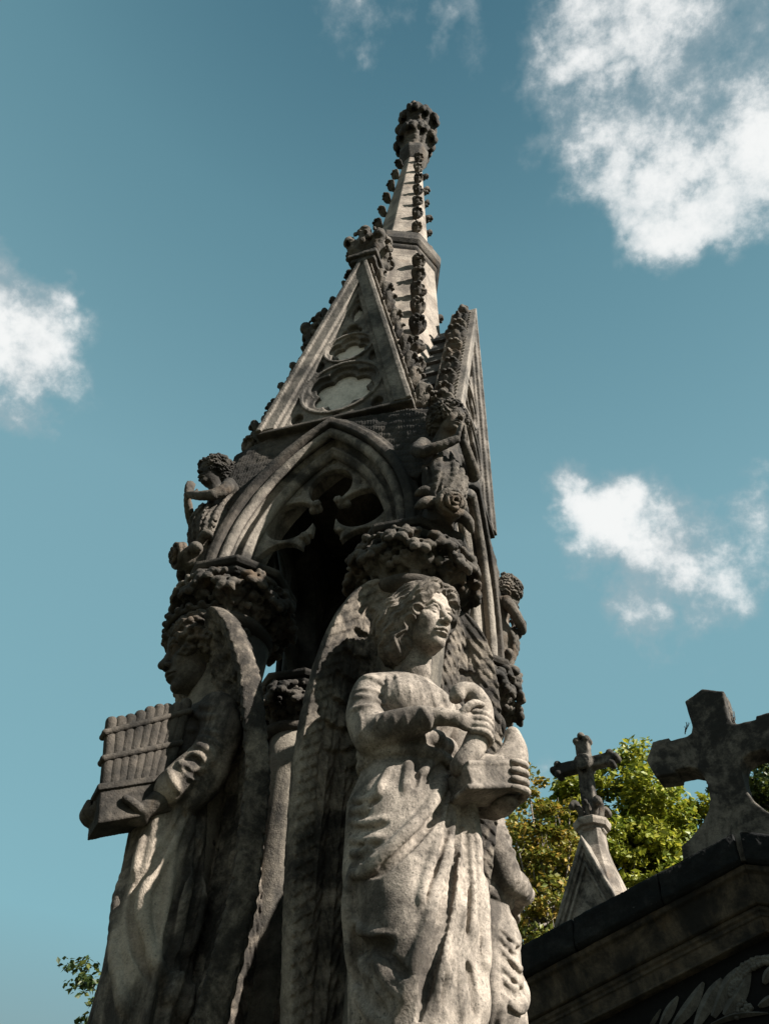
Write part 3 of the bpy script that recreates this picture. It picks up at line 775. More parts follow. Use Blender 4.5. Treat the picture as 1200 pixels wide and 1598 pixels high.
def wing_mesh(side, lat0=.06, outer=None, zk=None, ok=None):
    """one folded wing, field axes (lat, out, z); side = -1 right wing of the figure, +1 left wing"""
    outer = outer or [(.36, 5.44), (.52, 5.40), (.68, 5.20), (.80, 4.90), (.88, 4.45), (.90, 3.95), (.88, 3.5), (.82, 3.0), (.75, 2.5), (.66, 1.9), (.54, 1.2), (.40, .55)]
    op = np.array(smooth_path([(a, 0, b) for a, b in outer], 4))[:, [0, 2]]
    zt = outer[0][1]
    poly = np.concatenate([op, [(.16, .5), (.08, 2), (.08, 4.1), (.22, zt-.8), (.30, zt-.25)]])
    f2 = poly2(poly)
    if zk is None: zk = [0.4, 1.8, 2.7, 3.6, 4.5, 5.2, 5.6]; ok = [-.30, -.28, -.26, -.2, -.08, .02, .04]
    lo = np.array([min(side*.0, side*1.15)+lat0, -.62, .4]); hi = np.array([max(side*0., side*1.15)+lat0, .62, 5.6])
    F = Field(lo, hi, .0135)
    def fn(X, Y, Z):
        w = side*(X-f4(lat0)); d2 = f2(w, Z)
        oc = np.interp(Z.ravel(), zk, ok).astype(f4).reshape(Z.shape)
        e = np.maximum(-d2, 0)                                     # depth inside the outline
        t = Y-(oc+f4(.05)-f4(.16)*np.clip(e/f4(.5), 0, 1))
        # overlapping feathers: small coverts above, long primaries below
        zz = Z+f4(.35)*w+f4(.05)*np.sin(w*f4(9)+Z*f4(2.3))
        row = np.floor(zz/f4(.21)); fr_ = zz/f4(.21)-row
        uu = (w+f4(.03)*np.sin(row*f4(5.1)))/f4(.155)+f4(.5)*(row % 2); fu = uu-np.floor(uu)-f4(.5)
        prof_ = np.sqrt(np.maximum(1-(2*fu*f4(.97))**2, 0))
        cov = (f4(.048)*(1-fr_)+f4(.008))*prof_ - f4(.014)*(np.abs(fu) < .05) + f4(.004)*np.sin((zz-np.abs(fu)*f4(.22))*f4(80))
        pu = (w+f4(.05)*np.sin(Z*f4(1.1)))/f4(.17); fp = pu-np.floor(pu)-f4(.5)
        prim = f4(.048)*np.sqrt(np.maximum(1-(2*fp*f4(.97))**2, 0)) + f4(.007)*np.sin((Z-np.abs(fp)*f4(.5))*f4(44)+f4(2)*np.sin(Z*f4(5))) + f4(.018)*(np.abs(fp) < .06)
        mixz = np.clip((Z-f4(3.55))/f4(.25), 0, 1)
        bump = (cov*mixz+prim*(1-mixz))
        # raised rim of small scale feathers along the leading edge
        rz = Z+w*f4(.9); rr_ = np.floor(rz/f4(.10)); rf = rz/f4(.10)-rr_
        ru = e/f4(.085)+f4(.5)*(rr_ % 2); rfu = ru-np.floor(ru)-f4(.5)
        scale_ = f4(.036)+(f4(.026)*(1-rf)+f4(.002))*np.sqrt(np.maximum(1-(2*rfu*f4(.97))**2, 0))
        rim = np.clip((f4(.185)-e)/f4(.022), 0, 1)*np.clip((w-f4(.16))/f4(.08), 0, 1)
        bump = bump*(1-rim)+scale_*rim
        th = f4(.050)+bump
        d = np.maximum(d2, np.abs(t)-th)
        er = np.sqrt((d2+f4(.075))**2+t**2)-f4(.090)
        er = np.where((w < f4(.30)) & (Z < f4(zt-.24)), f4(1), er)
        q = np.maximum(f4(.04)-np.abs(d-er), 0)
        return np.minimum(d, er)-q*q/f4(.16)
    F.add((fn, lo, hi))
    P, Q = F.mesh(); P = rough(P, Q, .008, 9, 5, seed=20+side)
    return P, Q

def skirt_fn(prof, nf=12, amp=(.010, .045), seed=0.0, dirs=None):
    prof = sorted(prof); pz = [p[0] for p in prof]
    def fn(X, Y, Z):
        z = Z.ravel()
        def ip(i): return np.interp(z, pz, [p[i] for p in prof]).astype(f4).reshape(Z.shape)
        cl, co_, rl, ro = ip(1), ip(2), ip(3), ip(4)
        dx, dy = X-cl, Y-co_
        rho = np.sqrt((dx/rl)**2+(dy/ro)**2)
        th = np.arctan2(dx, dy)
        t = np.clip((f4(3.4)-Z)/f4(3.4), 0, 1)
        A = f4(amp[0])+f4(amp[1]-amp[0])*t
        s_ = np.sin(th*nf+f4(1.7)*np.sin(th*3+f4(seed))+Z*f4(.55)+f4(seed))
        s_ = np.sign(s_)*np.abs(s_)**f4(.8)
        if dirs is not None: A = A*(f4(dirs[2])+(1-f4(dirs[2]))*np.clip((np.abs(np.arctan2(np.sin(th-f4(dirs[0])), np.cos(th-f4(dirs[0]))))-f4(dirs[1]))/f4(.5), 0, 1))
        d = (rho-1)*np.minimum(rl, ro)*f4(.92) - A*s_
        return np.maximum(d, np.maximum(Z-f4(pz[-1]), f4(pz[0])-Z))
    return fn, np.array([-.8, -.35, min(p[0] for p in prof)]), np.array([.8, 1.0, max(p[0] for p in prof)])

def finger(F, pts, r): chain(F, smooth_path(pts, 3), list(np.linspace(r, r*.72, 3*(len(pts)-1)+1)), .012)

# ---------------------------------------------------------------- angel with the lyre (front corner; also the two rear corners)
frF = Frame((1, -1), D2R(45))
def torso(F, sh=(-.12, .30), tw=0.0):
    a = F.add
    a(ell((-.09, .32, 3.92), (.33, .26, .42)), .05)
    a(ell((-.09, .31, 3.58), (.30, .25, .24)), .08)
    chain(F, [(-.40, .27, 4.10), (-.10, .27, 4.28), (.24, .25, 4.14)], [.15, .14, .15], .07)
    a(ell((-.22, .49, 3.95), (.16, .13, .17)), .12); a(ell((.04, .49, 3.96), (.16, .13, .17)), .12)
F = Field((-.98, -.25, -.02), (.98, 1.22, 4.55), .0132)
prof = [(3.60, -.09, .31, .30, .25), (3.45, -.08, .32, .34, .29), (3.1, -.06, .33, .46, .38), (2.6, -.03, .34, .465, .39), (2.0, .02, .36, .405, .38), (1.5, .05, .37, .37, .38), (.6, .04, .38, .42, .42), (0, .0, .38, .54, .50)]
F.add(skirt_fn(prof, 12, (.006, .045), .4, (.05, 1.15, .25)), .04)
torso(F)
# neckline
F.sub(ell((-.11, .42, 4.44), (.21, .24, .14)), .03)
# bloused cloth above the girdle, girdle itself
for (z, r, d, bl) in ((3.60, .075, .265, 0), (3.475, .040, .300, 0)):
    pts = [(-.09+(d+.05)*math.sin(t), .32+d*math.cos(t), z+.035*math.sin(t*1.0)+.012*math.sin(t*9)*(1 if r > .05 else 0)) for t in np.linspace(-math.pi, math.pi, 41)]
    chain(F, pts, [r*(1+.22*math.sin(i*2.1)) if r > .05 else r for i in range(41)], .03)
# sleeves
chain(F, smooth_path([(-.43, .27, 4.08), (-.47, .31, 3.82), (-.44, .43, 3.58)], 4), [.150]*4+[.152]*5, .025)
chain(F, smooth_path([(-.44, .43, 3.58), (-.34, .62, 3.60), (-.20, .78, 3.63)], 4), list(np.linspace(.148, .094, 9)), .025)
chain(F, smooth_path([(.27, .25, 4.12), (.40, .22, 3.86), (.46, .30, 3.52)], 4), [.15]*9, .04)
chain(F, [(.44, .28, 3.52), (.50, .46, 3.34), (.51, .56, 3.26)], [.14, .115, .10], .04)
# knee and leg pushing forward under the cloth
chain(F, smooth_path([(-.12, .42, 2.95), (-.12, .53, 2.2), (-.06, .54, 1.75), (-.06, .46, .6)], 5), list(np.linspace(.25, .18, 16)), .10)
chain(F, smooth_path([(.18, .38, 2.9), (.20, .44, 1.9), (.20, .42, .5)], 5), list(np.linspace(.20, .17, 11)), .12)
f = lambda pts, r, k=.035, sub=False, sink=.35: fold(F, frF, pts, r*(1.15 if not sub else 1.25), k*.6, sub, .25 if sub else .12)
# mantle edge sweeping from the knot at the hip over the thigh
f([(706, 1198), (690, 1225), (674, 1259), (636, 1301), (598, 1339), (570, 1356), (548, 1368)], .042)
f([(700, 1232), (680, 1274), (642, 1318), (604, 1354), (570, 1374)], .026, .03, True)
f([(704, 1218), (696, 1280), (672, 1348), (660, 1400), (656, 1425)], .032)
f([(708, 1240), (700, 1300), (680, 1360), (668, 1410), (662, 1450)], .022, .02, True)
f([(713, 1232), (704, 1316), (681, 1386), (665, 1457), (646, 1514), (630, 1560), (612, 1602)], .042)
f([(714, 1262), (711, 1339), (692, 1412), (673, 1500), (652, 1602)], .046, .03, True)
f([(718, 1250), (722, 1330), (719, 1400), (709, 1465), (690, 1534), (672, 1602)], .040)
f([(723, 1290), (726, 1350), (722, 1430), (708, 1500), (694, 1560), (684, 1602)], .030, .02, True)
f([(727, 1245), (741, 1290), (748, 1363), (751, 1457), (754, 1540)], .052)
f([(731, 1300), (735, 1380), (731, 1440), (726, 1468)], .020, .02, True)
f([(728, 1500), (737, 1540), (743, 1602)], .030, .03, True)
f([(714, 1500), (718, 1550), (720, 1602)], .024)
f([(700, 1500), (692, 1550), (686, 1602)], .03)
# drag folds across the hip and the thigh
for dy, x0, x1, s_ in ((0, 534, 604, -8), (36, 533, 618, -6), (64, 535, 606, -2), (17, 538, 586, -6), (84, 538, 590, -10)):
    f([(x0+8, 1245+dy), ((x0+x1)/2-4, 1250+dy), (x1, 1243+dy+s_)], .021, .03)
    f([(x0+24, 1256+dy), ((x0+x1)/2+4, 1260+dy), (x1-8, 1254+dy+s_)], .010, .03, True)
f([(546, 1358), (556, 1366), (574, 1362), (600, 1338)], .022, .03)
f([(541, 1364), (544, 1410), (552, 1440), (568, 1456), (592, 1462), (622, 1458)], .028)
f([(558, 1474), (584, 1482), (614, 1474)], .036, .06, True)
f([(548, 1345), (541, 1420), (547, 1486), (542, 1545), (537, 1602)], .030)
f([(552, 1440), (560, 1500), (556, 1560)], .026, .04, True)
f([(560, 1488), (576, 1530), (606, 1566)], .026); f([(552, 1530), (572, 1576), (592, 1602)], .028); f([(566, 1520), (588, 1562), (606, 1590)], .018, .03, True)
f([(582, 1478), (604, 1520), (630, 1540)], .018)
f([(548, 1215), (560, 1200), (588, 1186)], .018); f([(638, 1182), (636, 1215), (630, 1238)], .026, .04); f([(614, 1192), (596, 1222), (590, 1240)], .018, .04)
f([(652, 1186), (650, 1212), (644, 1232)], .016, .03, True); f([(692, 1190), (674, 1212), (660, 1222)], .022, .03, True); f([(676, 1186), (664, 1202), (652, 1212)], .016)
# chest gathers
for pts, r in (([(598, 1036), (606, 1062), (606, 1095), (598, 1125)], .016), ([(612, 1040), (622, 1065), (626, 1098)], .014), ([(660, 1052), (672, 1078), (680, 1104), (684, 1130)], .016), ([(646, 1050), (656, 1076), (660, 1106)], .012), ([(676, 1056), (690, 1080), (698, 1106)], .016), ([(692, 1062), (706, 1084), (714, 1108)], .015), ([(630, 1044), (640, 1075), (642, 1106)], .011), ([(702, 1070), (718, 1090), (724, 1112)], .012)):
    f(pts, r, .02)
# sleeve wrinkles
for pts, r in (([(543, 1064), (574, 1057), (602, 1072)], .020), ([(540, 1095), (567, 1088), (603, 1101)], .022), ([(541, 1112), (570, 1103), (604, 1110)], .018), ([(548, 1082), (575, 1076), (600, 1086)], .013), ([(590, 1116), (586, 1132), (578, 1150)], .013), ([(632, 1112), (636, 1130), (630, 1148)], .012), ([(654, 1102), (668, 1122), (668, 1142)], .022), ([(614, 1114), (616, 1132), (606, 1150)], .011), ([(560, 1112), (566, 1130), (560, 1155)], .013)):
    f(pts, r, .025)
# the free end of the mantle hanging at her left side, hollow at the hem
chain(F, smooth_path([(.20, .58, 3.46), (.28, .60, 3.0), (.31, .56, 2.5), (.33, .53, 2.05), (.33, .52, 1.85)], 6), list(np.linspace(.05, .115, 25)), .04)
chain(F, smooth_path([(.22, .54, 3.3), (.36, .48, 2.6), (.40, .44, 2.0), (.40, .42, 1.8)], 6), list(np.linspace(.05, .085, 19)), .04)
f([(722, 1240), (738, 1300), (741, 1380), (738, 1450), (735, 1480)], .03); f([(728, 1290), (728, 1360), (724, 1420)], .022, .03, True, -.2)
f([(720, 1250), (716, 1310), (706, 1380), (694, 1450), (676, 1520), (660, 1590)], .016, .02, True)
f([(706, 1235), (698, 1290), (684, 1340), (668, 1390)], .016, .02, True)
f([(580, 1480), (600, 1530), (630, 1560)], .022); f([(596, 1470), (620, 1510), (640, 1525)], .02, .03, True)
f([(730, 1260), (742, 1330), (748, 1420), (748, 1500)], .016, .02, True)
# knotted girdle end
f([(690, 1182), (712, 1200), (724, 1232)], .028, .015, False, .0)
chain(F, smooth_path([(.20, .60, 3.46), (.27, .62, 3.05), (.30, .58, 2.6), (.32, .54, 2.1), (.32, .53, 1.9)], 6), list(np.linspace(.05, .10, 25)), .03)
f([(690, 1182), (712, 1200), (724, 1232)], .026, .015)
P, Q = F.mesh(); P = rough(P, Q, .0035, 10, 4, seed=31)
angel = empty('angel_statue', (1, -1, 0), D2R(45), 'sunlit grey stone angel in a draped robe, looking right and holding a lyre', 'statue', 'angel statues standing at the corners of the monument')
rob = part('robe', mirror(P), Q[:, ::-1], M['statue'], angel)
RF = F
# body: head, neck, forearms and hands
axF = head_axes(D2R(20), D2R(6), D2R(9)); HF = (-.13, .505, 4.80)
F = Field((-.55, -.02, 2.95), (.86, 1.15, 5.34), .0082)
head_into(F, .79, axF, HF)
chain(F, [(-.12, .42, 4.54), (-.11, .37, 4.34), (-.10, .28, 4.1), (-.40, .28, 4.05), (-.44, .42, 3.58), (-.25, .75, 3.62)], [.115, .125, .08, .06, .06, .07], .05)
chain(F, [(-.10, .28, 4.1), (.25, .25, 4.1), (.44, .28, 3.55), (.52, .48, 3.32)], [.08, .06, .06, .07], .03)
chain(F, [(-.25, .75, 3.62), (-.10, .84, 3.65), (.02, .88, 3.65)], [.080, .064, .058], .02)
F.add(ell((.07, .90, 3.645), (.098, .046, .085)), .03)
for i, (z, l) in enumerate(((3.718, .16), (3.665, .185), (3.612, .18), (3.562, .15))):
    finger(F, [(.12, .925, z), (.20, .97, z-.01), (.275, .93, z-.03), (.27, .84, z-.04)], .0285 if i < 3 else .025)
finger(F, [(.03, .93, 3.69), (.10, .97, 3.77), (.19, .95, 3.80)], .030)
chain(F, [(.53, .48, 3.32), (.50, .62, 3.22), (.47, .72, 3.16)], [.09, .07, .065], .02)
F.add(ell((.48, .76, 3.165), (.075, .12, .06)), .03)
F.add(ell((.535, .76, 3.28), (.04, .10, .11)), .03)
for i, z in enumerate((3.42, 3.35, 3.28, 3.21)):
    finger(F, [(.52, .70, z-.03), (.575, .82, z), (.555, .935, z), (.48, .955, z-.005), (.43, .950, z-.01)], .029 if i else .027)
finger(F, [(.50, .66, 3.28), (.48, .70, 3.39), (.42, .78, 3.43)], .029)
P, Q = F.mesh(); P = rough(P, Q, .005, 13, seed=33)
part('body', mirror(P), Q[:, ::-1], M['statue'], angel)
wp, wq = wavy_hair(.79)
part('hair', mirror(place(wp, axF, HF)), wq[:, ::-1], M['hair'], angel)
wingm = {}
for side in (-1, 1):
    P, Q = wing_mesh(side); wingm[side] = part('wing', mirror(P), Q[:, ::-1], M['wing'], angel)
print('angel', round(time.time()-T0, 1))
# lyre
ly = empty('lyre', frF.world((.33, .80, 3.12)), D2R(45), 'carved stone lyre with two curved horns, held at the hip of the sunlit front angel', 'lyre')
lo_ = np.array([.33, .80, 3.12])
def lpart(name, F, amp=.006):
    P, Q = F.mesh(); P = rough(P, Q, amp, 10, seed=40)-lo_
    return part(name, mirror(P), Q[:, ::-1], M['statue'], ly)
def flat_chain(F, pts, rs, flat=.6):
    P_ = smooth_path(pts, 5); R_ = np.interp(np.linspace(0, 1, len(P_)), np.linspace(0, 1, len(rs)), rs)
    for p, r in zip(P_, R_): F.add(ell(p, (r, r*flat+.02, r)), .03)
F = Field((-.15, .65, 3.2), (.5, 1.05, 4.12), .011)
flat_chain(F, [(.08, .82, 3.30), (.17, .85, 3.48), (.225, .87, 3.66), (.225, .87, 3.84), (.15, .86, 3.945), (.05, .85, 3.93), (.02, .85, 3.86)], [.075, .08, .08, .075, .06, .05, .04], .85)
lpart('horn', F)
F = Field((.2, .6, 3.25), (.95, 1.0, 3.95), .011)
flat_chain(F, [(.30, .78, 3.44), (.43, .78, 3.42), (.53, .78, 3.51), (.575, .78, 3.64), (.565, .78, 3.75), (.55, .78, 3.79)], [.06, .10, .12, .095, .05, .025], .5)
lpart('horn', F)
Ry = np.array([[math.cos(.33), 0, math.sin(.33)], [0, 1, 0], [-math.sin(.33), 0, math.cos(.33)]])
F = Field((-.1, .5, 2.85), (.8, 1.1, 3.75), .011)
F.add(box((.29, .79, 3.265), (.225, .145, .085), Ry, .025)); F.add(box((.29, .79, 3.355), (.235, .155, .018), Ry, .01), .006); F.add(box((.29, .79, 3.17), (.24, .16, .02), Ry, .012), .006)
lpart('sound_box', F)
F = Field((-.1, .5, 3.2), (.8, 1.1, 3.75), .010)
for i in range(3): F.add(box(np.array([.27, .69+.085*i, 3.41]), (.15, .024, .026), Ry, .012))
lpart('tailpiece', F, .004)

# ---------------------------------------------------------------- angel with pan pipes (left corner)
frL = Frame((-1+.28*.707, -1+.28*.707), D2R(-45), .2)
F = Field((-.98, -.25, -.22), (.98, 1.12, 4.55), .0135)
profL = [(3.60, -.02, .27, .31, .25), (3.45, -.02, .28, .34, .27), (3.1, 0, .26, .40, .31), (2.6, .0, .19, .41, .32), (2.0, 0, .13, .41, .31), (1.3, 0, .11, .42, .31), (.5, 0, .13, .50, .40), (-.2, 0, .15, .58, .5)]
F.add(skirt_fn(profL, 13, (.014, .055), 1.3), .04)
for c, r in (((-.0, .28, 3.90), (.35, .26, .44)), ((0, .27, 3.58), (.31, .25, .26))): F.add(ell(c, r), .06)
chain(F, [(-.36, .22, 4.14), (0, .22, 4.28), (.36, .22, 4.14)], [.15, .14, .15], .07)
F.add(ell((-.15, .48, 3.95), (.145, .11, .15)), .08); F.add(ell((.15, .48, 3.95), (.145, .11, .15)), .08)
F.sub(ell((0, .38, 4.45), (.2, .22, .14)), .03)
chain(F, smooth_path([(.40, .20, 4.12), (.47, .14, 3.86), (.45, .18, 3.60)], 4), [.165]*4+[.17]*5, .04)
chain(F, smooth_path([(.45, .18, 3.60), (.42, .32, 3.42), (.39, .42, 3.28)], 4), list(np.linspace(.17, .13, 9)), .04)
chain(F, smooth_path([(.46, .14, 3.52), (.43, .18, 3.32), (.40, .24, 3.18)], 4), list(np.linspace(.14, .05, 9)), .04)   # loose sleeve bag
chain(F, smooth_path([(-.40, .20, 4.12), (-.47, .24, 3.80), (-.44, .34, 3.52)], 4), [.16]*9, .04)
chain(F, [(-.44, .34, 3.52), (-.26, .58, 3.30), (-.2, .66, 3.22)], [.15, .12, .11], .04)
chain(F, smooth_path([(.12, .30, 2.95), (.15, .27, 2.2), (.14, .22, 1.7), (.12, .18, .4)], 5), list(np.linspace(.21, .17, 16)), .10)
f = lambda pts, r, k=.035, sub=False, sink=.35: fold(F, frL, pts, r*(1.35 if not sub else 1.15), k*.6, sub, .2 if sub else .1)
f([(298, 1265), (262, 1335), (228, 1388), (222, 1435), (233, 1480), (252, 1528), (256, 1570)], .042)
f([(290, 1262), (246, 1340), (212, 1390), (206, 1440), (218, 1490), (236, 1540)], .036, .04, True, -.2)
f([(312, 1275), (298, 1365), (278, 1440), (262, 1500)], .030)
f([(304, 1300), (284, 1380), (262, 1450), (256, 1500)], .030, .04, True, -.1)
f([(330, 1285), (318, 1365), (303, 1457), (281, 1512), (262, 1572)], .040)
f([(322, 1310), (306, 1400), (288, 1480), (268, 1540)], .030, .04, True, -.2)
f([(346, 1290), (336, 1370), (318, 1457), (296, 1540), (284, 1600)], .040)
f([(338, 1320), (324, 1420), (300, 1515), (280, 1590)], .028, .04, True, -.2)
f([(172, 1330), (155, 1430), (140, 1500), (128, 1560)], .032); f([(200, 1320), (186, 1400), (178, 1480), (190, 1560), (200, 1600)], .035)
f([(186, 1330), (166, 1420), (156, 1490)], .026, .03, True)
f([(228, 1300), (216, 1340), (212, 1375)], .03)
for pts, r in (([(290, 1075), (310, 1100), (335, 1105)], .022), ([(296, 1110), (320, 1120), (345, 1118)], .022), ([(290, 1140), (318, 1142), (348, 1150)], .022), ([(275, 1180), (305, 1165), (330, 1175), (330, 1200)], .03), ([(272, 1186), (290, 1200), (306, 1222)], .026), ([(285, 1175), (312, 1180), (322, 1195), (310, 1206)], .024), ([(300, 1150), (330, 1158), (346, 1180)], .024), ([(262, 1200), (270, 1220), (284, 1240)], .024)):
    f(pts, r, .025)
f([(282, 1184), (304, 1184), (318, 1196)], .02, .02, True, -.2); f([(285, 1195), (300, 1208), (312, 1212)], .02, .02, True, -.2)
P, Q = F.mesh(); P = rough(P, Q, .004, 10, 4, seed=51)
anL = empty('angel_statue', frL.o, D2R(-45), 'dark streaked stone angel in profile with pan pipes, against the sky at the left', 'statue', 'angel statues standing at the corners of the monument')
part('robe', mirror(P), Q[:, ::-1], M['robeL'], anL)
axL = head_axes(D2R(-6), D2R(16))
F = Field((-.60, -.06, 2.75), (.70, 1.15, 5.42), .0085)
head_into(F, 1.0, axL, (0, .42, 4.90))
chain(F, [(0, .24, 4.5), (0, .22, 4.1), (.38, .20, 4.08), (.45, .18, 3.60), (.42, .40, 3.28)], [.12, .08, .06, .06, .07], .03)
chain(F, [(0, .22, 4.1), (-.38, .20, 4.08), (-.44, .32, 3.52), (-.26, .60, 3.28)], [.08, .06, .06, .07], .03)
chain(F, [(.42, .38, 3.30), (.37, .48, 3.18), (.33, .56, 3.09)], [.09, .08, .075], .02)
F.add(ell((.27, .62, 3.03), (.085, .13, .05)), .03)
for i in range(4): finger(F, [(.30-.06*i, .66, 3.02), (.27-.06*i, .78, 2.985), (.26-.06*i, .88, 3.01), (.26-.06*i, .93, 3.06)], .034)
finger(F, [(.34, .58, 3.06), (.395, .66, 3.08), (.40, .74, 3.10)], .040)
chain(F, [(-.28, .62, 3.30), (-.14, .72, 3.14), (-.05, .74, 3.08)], [.10, .075, .07], .02)
F.add(ell((.02, .76, 3.04), (.09, .11, .05)), .03)
for i in range(4): finger(F, [(.0+.05*i, .80, 3.03), (.02+.05*i, .90, 3.0), (.02+.05*i, .97, 3.04), (.02+.05*i, .98, 3.10)], .033)
P, Q = F.mesh(); P = rough(P, Q, .005, 13, seed=53)
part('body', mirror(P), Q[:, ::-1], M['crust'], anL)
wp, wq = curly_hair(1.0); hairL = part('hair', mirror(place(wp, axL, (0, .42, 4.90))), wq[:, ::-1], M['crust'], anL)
F = Field((-.45, -.5, .0), (.45, .45, .6), .012)
chain(F, [(.36*math.sin(t), -.06+.37*math.cos(t), .34+.0*math.cos(t)) for t in np.linspace(-2.2, 2.2, 24)], .028, .01)
for t in np.linspace(-1.6, 1.6, 11): F.add(ell((.385*math.sin(t), -.06+.39*math.cos(t), .365), (.038, .038, .034)), .008)
P, Q = F.mesh(); part('headband', mirror(place(P, axL, (0, .42, 4.90))), Q[:, ::-1], M['dark'], anL)
for side in (-1, 1):
    P, Q = wing_mesh(side, 0.0, [(.40, 5.08), (.60, 5.04), (.75, 4.82), (.86, 4.40), (.91, 3.9), (.91, 3.4), (.88, 2.6), (.80, 1.8), (.66, 1.1), (.5, .55)], [.4, 1.6, 2.5, 3.39, 4.27, 4.76, 5.1], [-.22, -.22, -.26, -.18, .06, .26, .44]); part('wing', mirror(P), Q[:, ::-1], M['wing'], anL)
# pan pipes: nine pipes bound by two bands over a wind box
ppo = np.array([.28, .60, 2.84]); PPS = np.array([0, -.01, 0])
pp = empty('pan_pipes', frL.world(ppo+PPS), D2R(-45), 'stone pan pipes bound with two bands on a box, held by the left angel', 'pan pipes')
np_ = 9
def ppt(u, v, lat=.30):                            # u across (0 inner .. 1 outer), v bottom .. top
    b = np.array([lat, .46+(.95-.46)*u, 3.47+(3.22-3.47)*u]); t = np.array([lat, .45+(1.08-.45)*u, 4.20+(3.73-4.20)*u])
    return b+(t-b)*v
for i in range(np_):
    u = (i+.5)/np_; F = Field(np.minimum(ppt(u, -.05), ppt(u, 1.05))-.1, np.maximum(ppt(u, -.05), ppt(u, 1.05))+.1, .0105)
    F.add(cap(ppt(u, -.03), ppt(u, .97+.025*math.sin(i*5)), .049+.003*math.sin(i*3), .051))
    F.sub(cap(ppt(u, .985), ppt(u, 1.08), .022), .008)
    P, Q = F.mesh(); P = rough(P, Q, .006, 9, seed=60+i)-ppo
    part('pipe', mirror(P), Q[:, ::-1], M['dark'], pp)
for v in (.36, .80):
    F = Field((.18, .3, 3.1), (.42, 1.15, 4.25), .0105)
    for l in (.345, .255): chain(F, [ppt(u, v, l) for u in np.linspace(-.02, 1.02, 10)], .026, .01)
    for u in (-.02, 1.02): F.add(cap(ppt(u, v, .345), ppt(u, v, .255), .026), .01)
    P, Q = F.mesh(); part('band', mirror(P-ppo), Q[:, ::-1], M['dark'], pp)
F = Field((-.1, .2, 2.7), (.5, 1.2, 3.75), .0115)
def boxp(X, Y, Z):
    s_ = f4(-.51)
    zc = f4(3.30)+(Y-f4(.45))*s_
    a = np.abs(Z-(zc+f4(-.0))+f4(.055))-f4(.155); e = np.abs(Y-f4(.655)+(Z-f4(3.1))*f4(-.25))-f4(.295)
    d = np.maximum(np.maximum(a*f4(.89), e), np.abs(X-f4(.20))-f4(.17))
    lip = np.maximum(np.maximum((np.abs(Z-zc-f4(.10))-f4(.03))*f4(.89), e-f4(.025)), np.abs(X-f4(.20))-f4(.195))
    return np.minimum(d, lip)
F.add((boxp, np.array([-.05, .25, 2.75]), np.array([.45, 1.1, 3.7])))
P, Q = F.mesh(); P = rough(P, Q, .008, 8, seed=70)-ppo
part('wind_box', mirror(P), Q[:, ::-1], M['dark'], pp)
# rear angels
an2 = copy_tree(angel); an2.parent = None; an2.location = (.82*S, .82*S, Z0); an2.rotation_euler = (0, 0, D2R(135))
an2['label'] = 'stone angel facing away to the right, half hidden behind the sunlit angel and its lyre'
an3 = copy_tree(angel); an3.parent = None; an3.location = (-.95*S, .95*S, Z0); an3.rotation_euler = (0, 0, D2R(225))
an3['label'] = 'shadowed stone angel at the back corner, seen only between the wings of the others'
print('statues', round(time.time()-T0, 1))

# ================================================================== SMALL PRAYING ANGELS
frC = Frame((1, -1), D2R(45))
F = Field((-.62, .05, 5.95), (.62, 1.1, 7.5), .0115)
F.add(ell((0, .53, 7.02), (.215, .16, .25)))
chain(F, [(-.19, .50, 7.14), (.19, .50, 7.14)], [.09, .09], .06)
F.add(ell((0, .54, 6.74), (.205, .17, .28)), .05)
chain(F, smooth_path([(0, .56, 6.7), (.03, .57, 6.45), (.0, .48, 6.2), (.0, .40, 6.0)], 4), list(np.linspace(.20, .10, 13)), .05)
rc = random.Random(71)
for i in range(9):
    a = -1.5+3.0*i/8+rc.uniform(-.2, .2); b = a*.5+rc.uniform(-.5, .5); z0 = rc.uniform(6.8, 7.02)
    chain(F, smooth_path([(.22*math.sin(a), .54+.19*math.cos(a), z0), (.23*math.sin((a+b)/2), .56+.21*math.cos((a+b)/2), 6.55), (.15*math.sin(b), .47+.15*math.cos(b), 6.12)], 5), [.012, .02, .026, .028, .03, .03, .028, .026, .024, .02, .016], .03)
    a += .16
    chain(F, smooth_path([(.22*math.sin(a), .55+.2*math.cos(a), z0-.05), (.23*math.sin((a+b)/2), .57+.22*math.cos((a+b)/2), 6.52), (.15*math.sin(b), .48+.16*math.cos(b), 6.16)], 5), .018, .012, sub=True)
P, Q = F.mesh(); P = rough(P, Q, .010, 9, seed=72)
cher = empty('praying_angel', (1, -1, 0), D2R(45), 'small praying stone angel with spread wings above the front capital of the monument', 'statue', 'small praying angels above the capitals')
part('robe', mirror(P), Q[:, ::-1], M['crust'], cher)
axC = head_axes(D2R(14), D2R(12))
F = Field((-.55, .30, 6.6), (.55, 1.15, 7.86), .0085)
head_into(F, .52, axC, (-.02, .72, 7.50))
chain(F, [(-.02, .66, 7.32), (0, .55, 7.05)], [.075, .10], .03)
for sx in (-1, 1):
    chain(F, [(0, .55, 7.08), (sx*.24, .54, 7.14)], [.09, .08], .02)
    chain(F, smooth_path([(sx*.24, .54, 7.14), (sx*.33, .58, 6.94), (sx*.30, .68, 6.82)], 3), [.072]*3+[.062]*4, .02)
    chain(F, smooth_path([(sx*.30, .68, 6.82), (sx*.18, .80, 6.86), (sx*.045, .90, 6.95)], 3), list(np.linspace(.060, .042, 7)), .02)
    F.add(ell((sx*.032, .915, 7.01), (.026, .048, .065)), .015)
    for j in range(4): finger(F, [(sx*.026, .885+.024*j, 7.05), (sx*.020, .89+.025*j, 7.13), (sx*.014, .89+.025*j, 7.20-.018*abs(j-1.5))], .0155)
    finger(F, [(sx*.05, .88, 6.98), (sx*.045, .845, 7.05), (sx*.02, .845, 7.10)], .016)
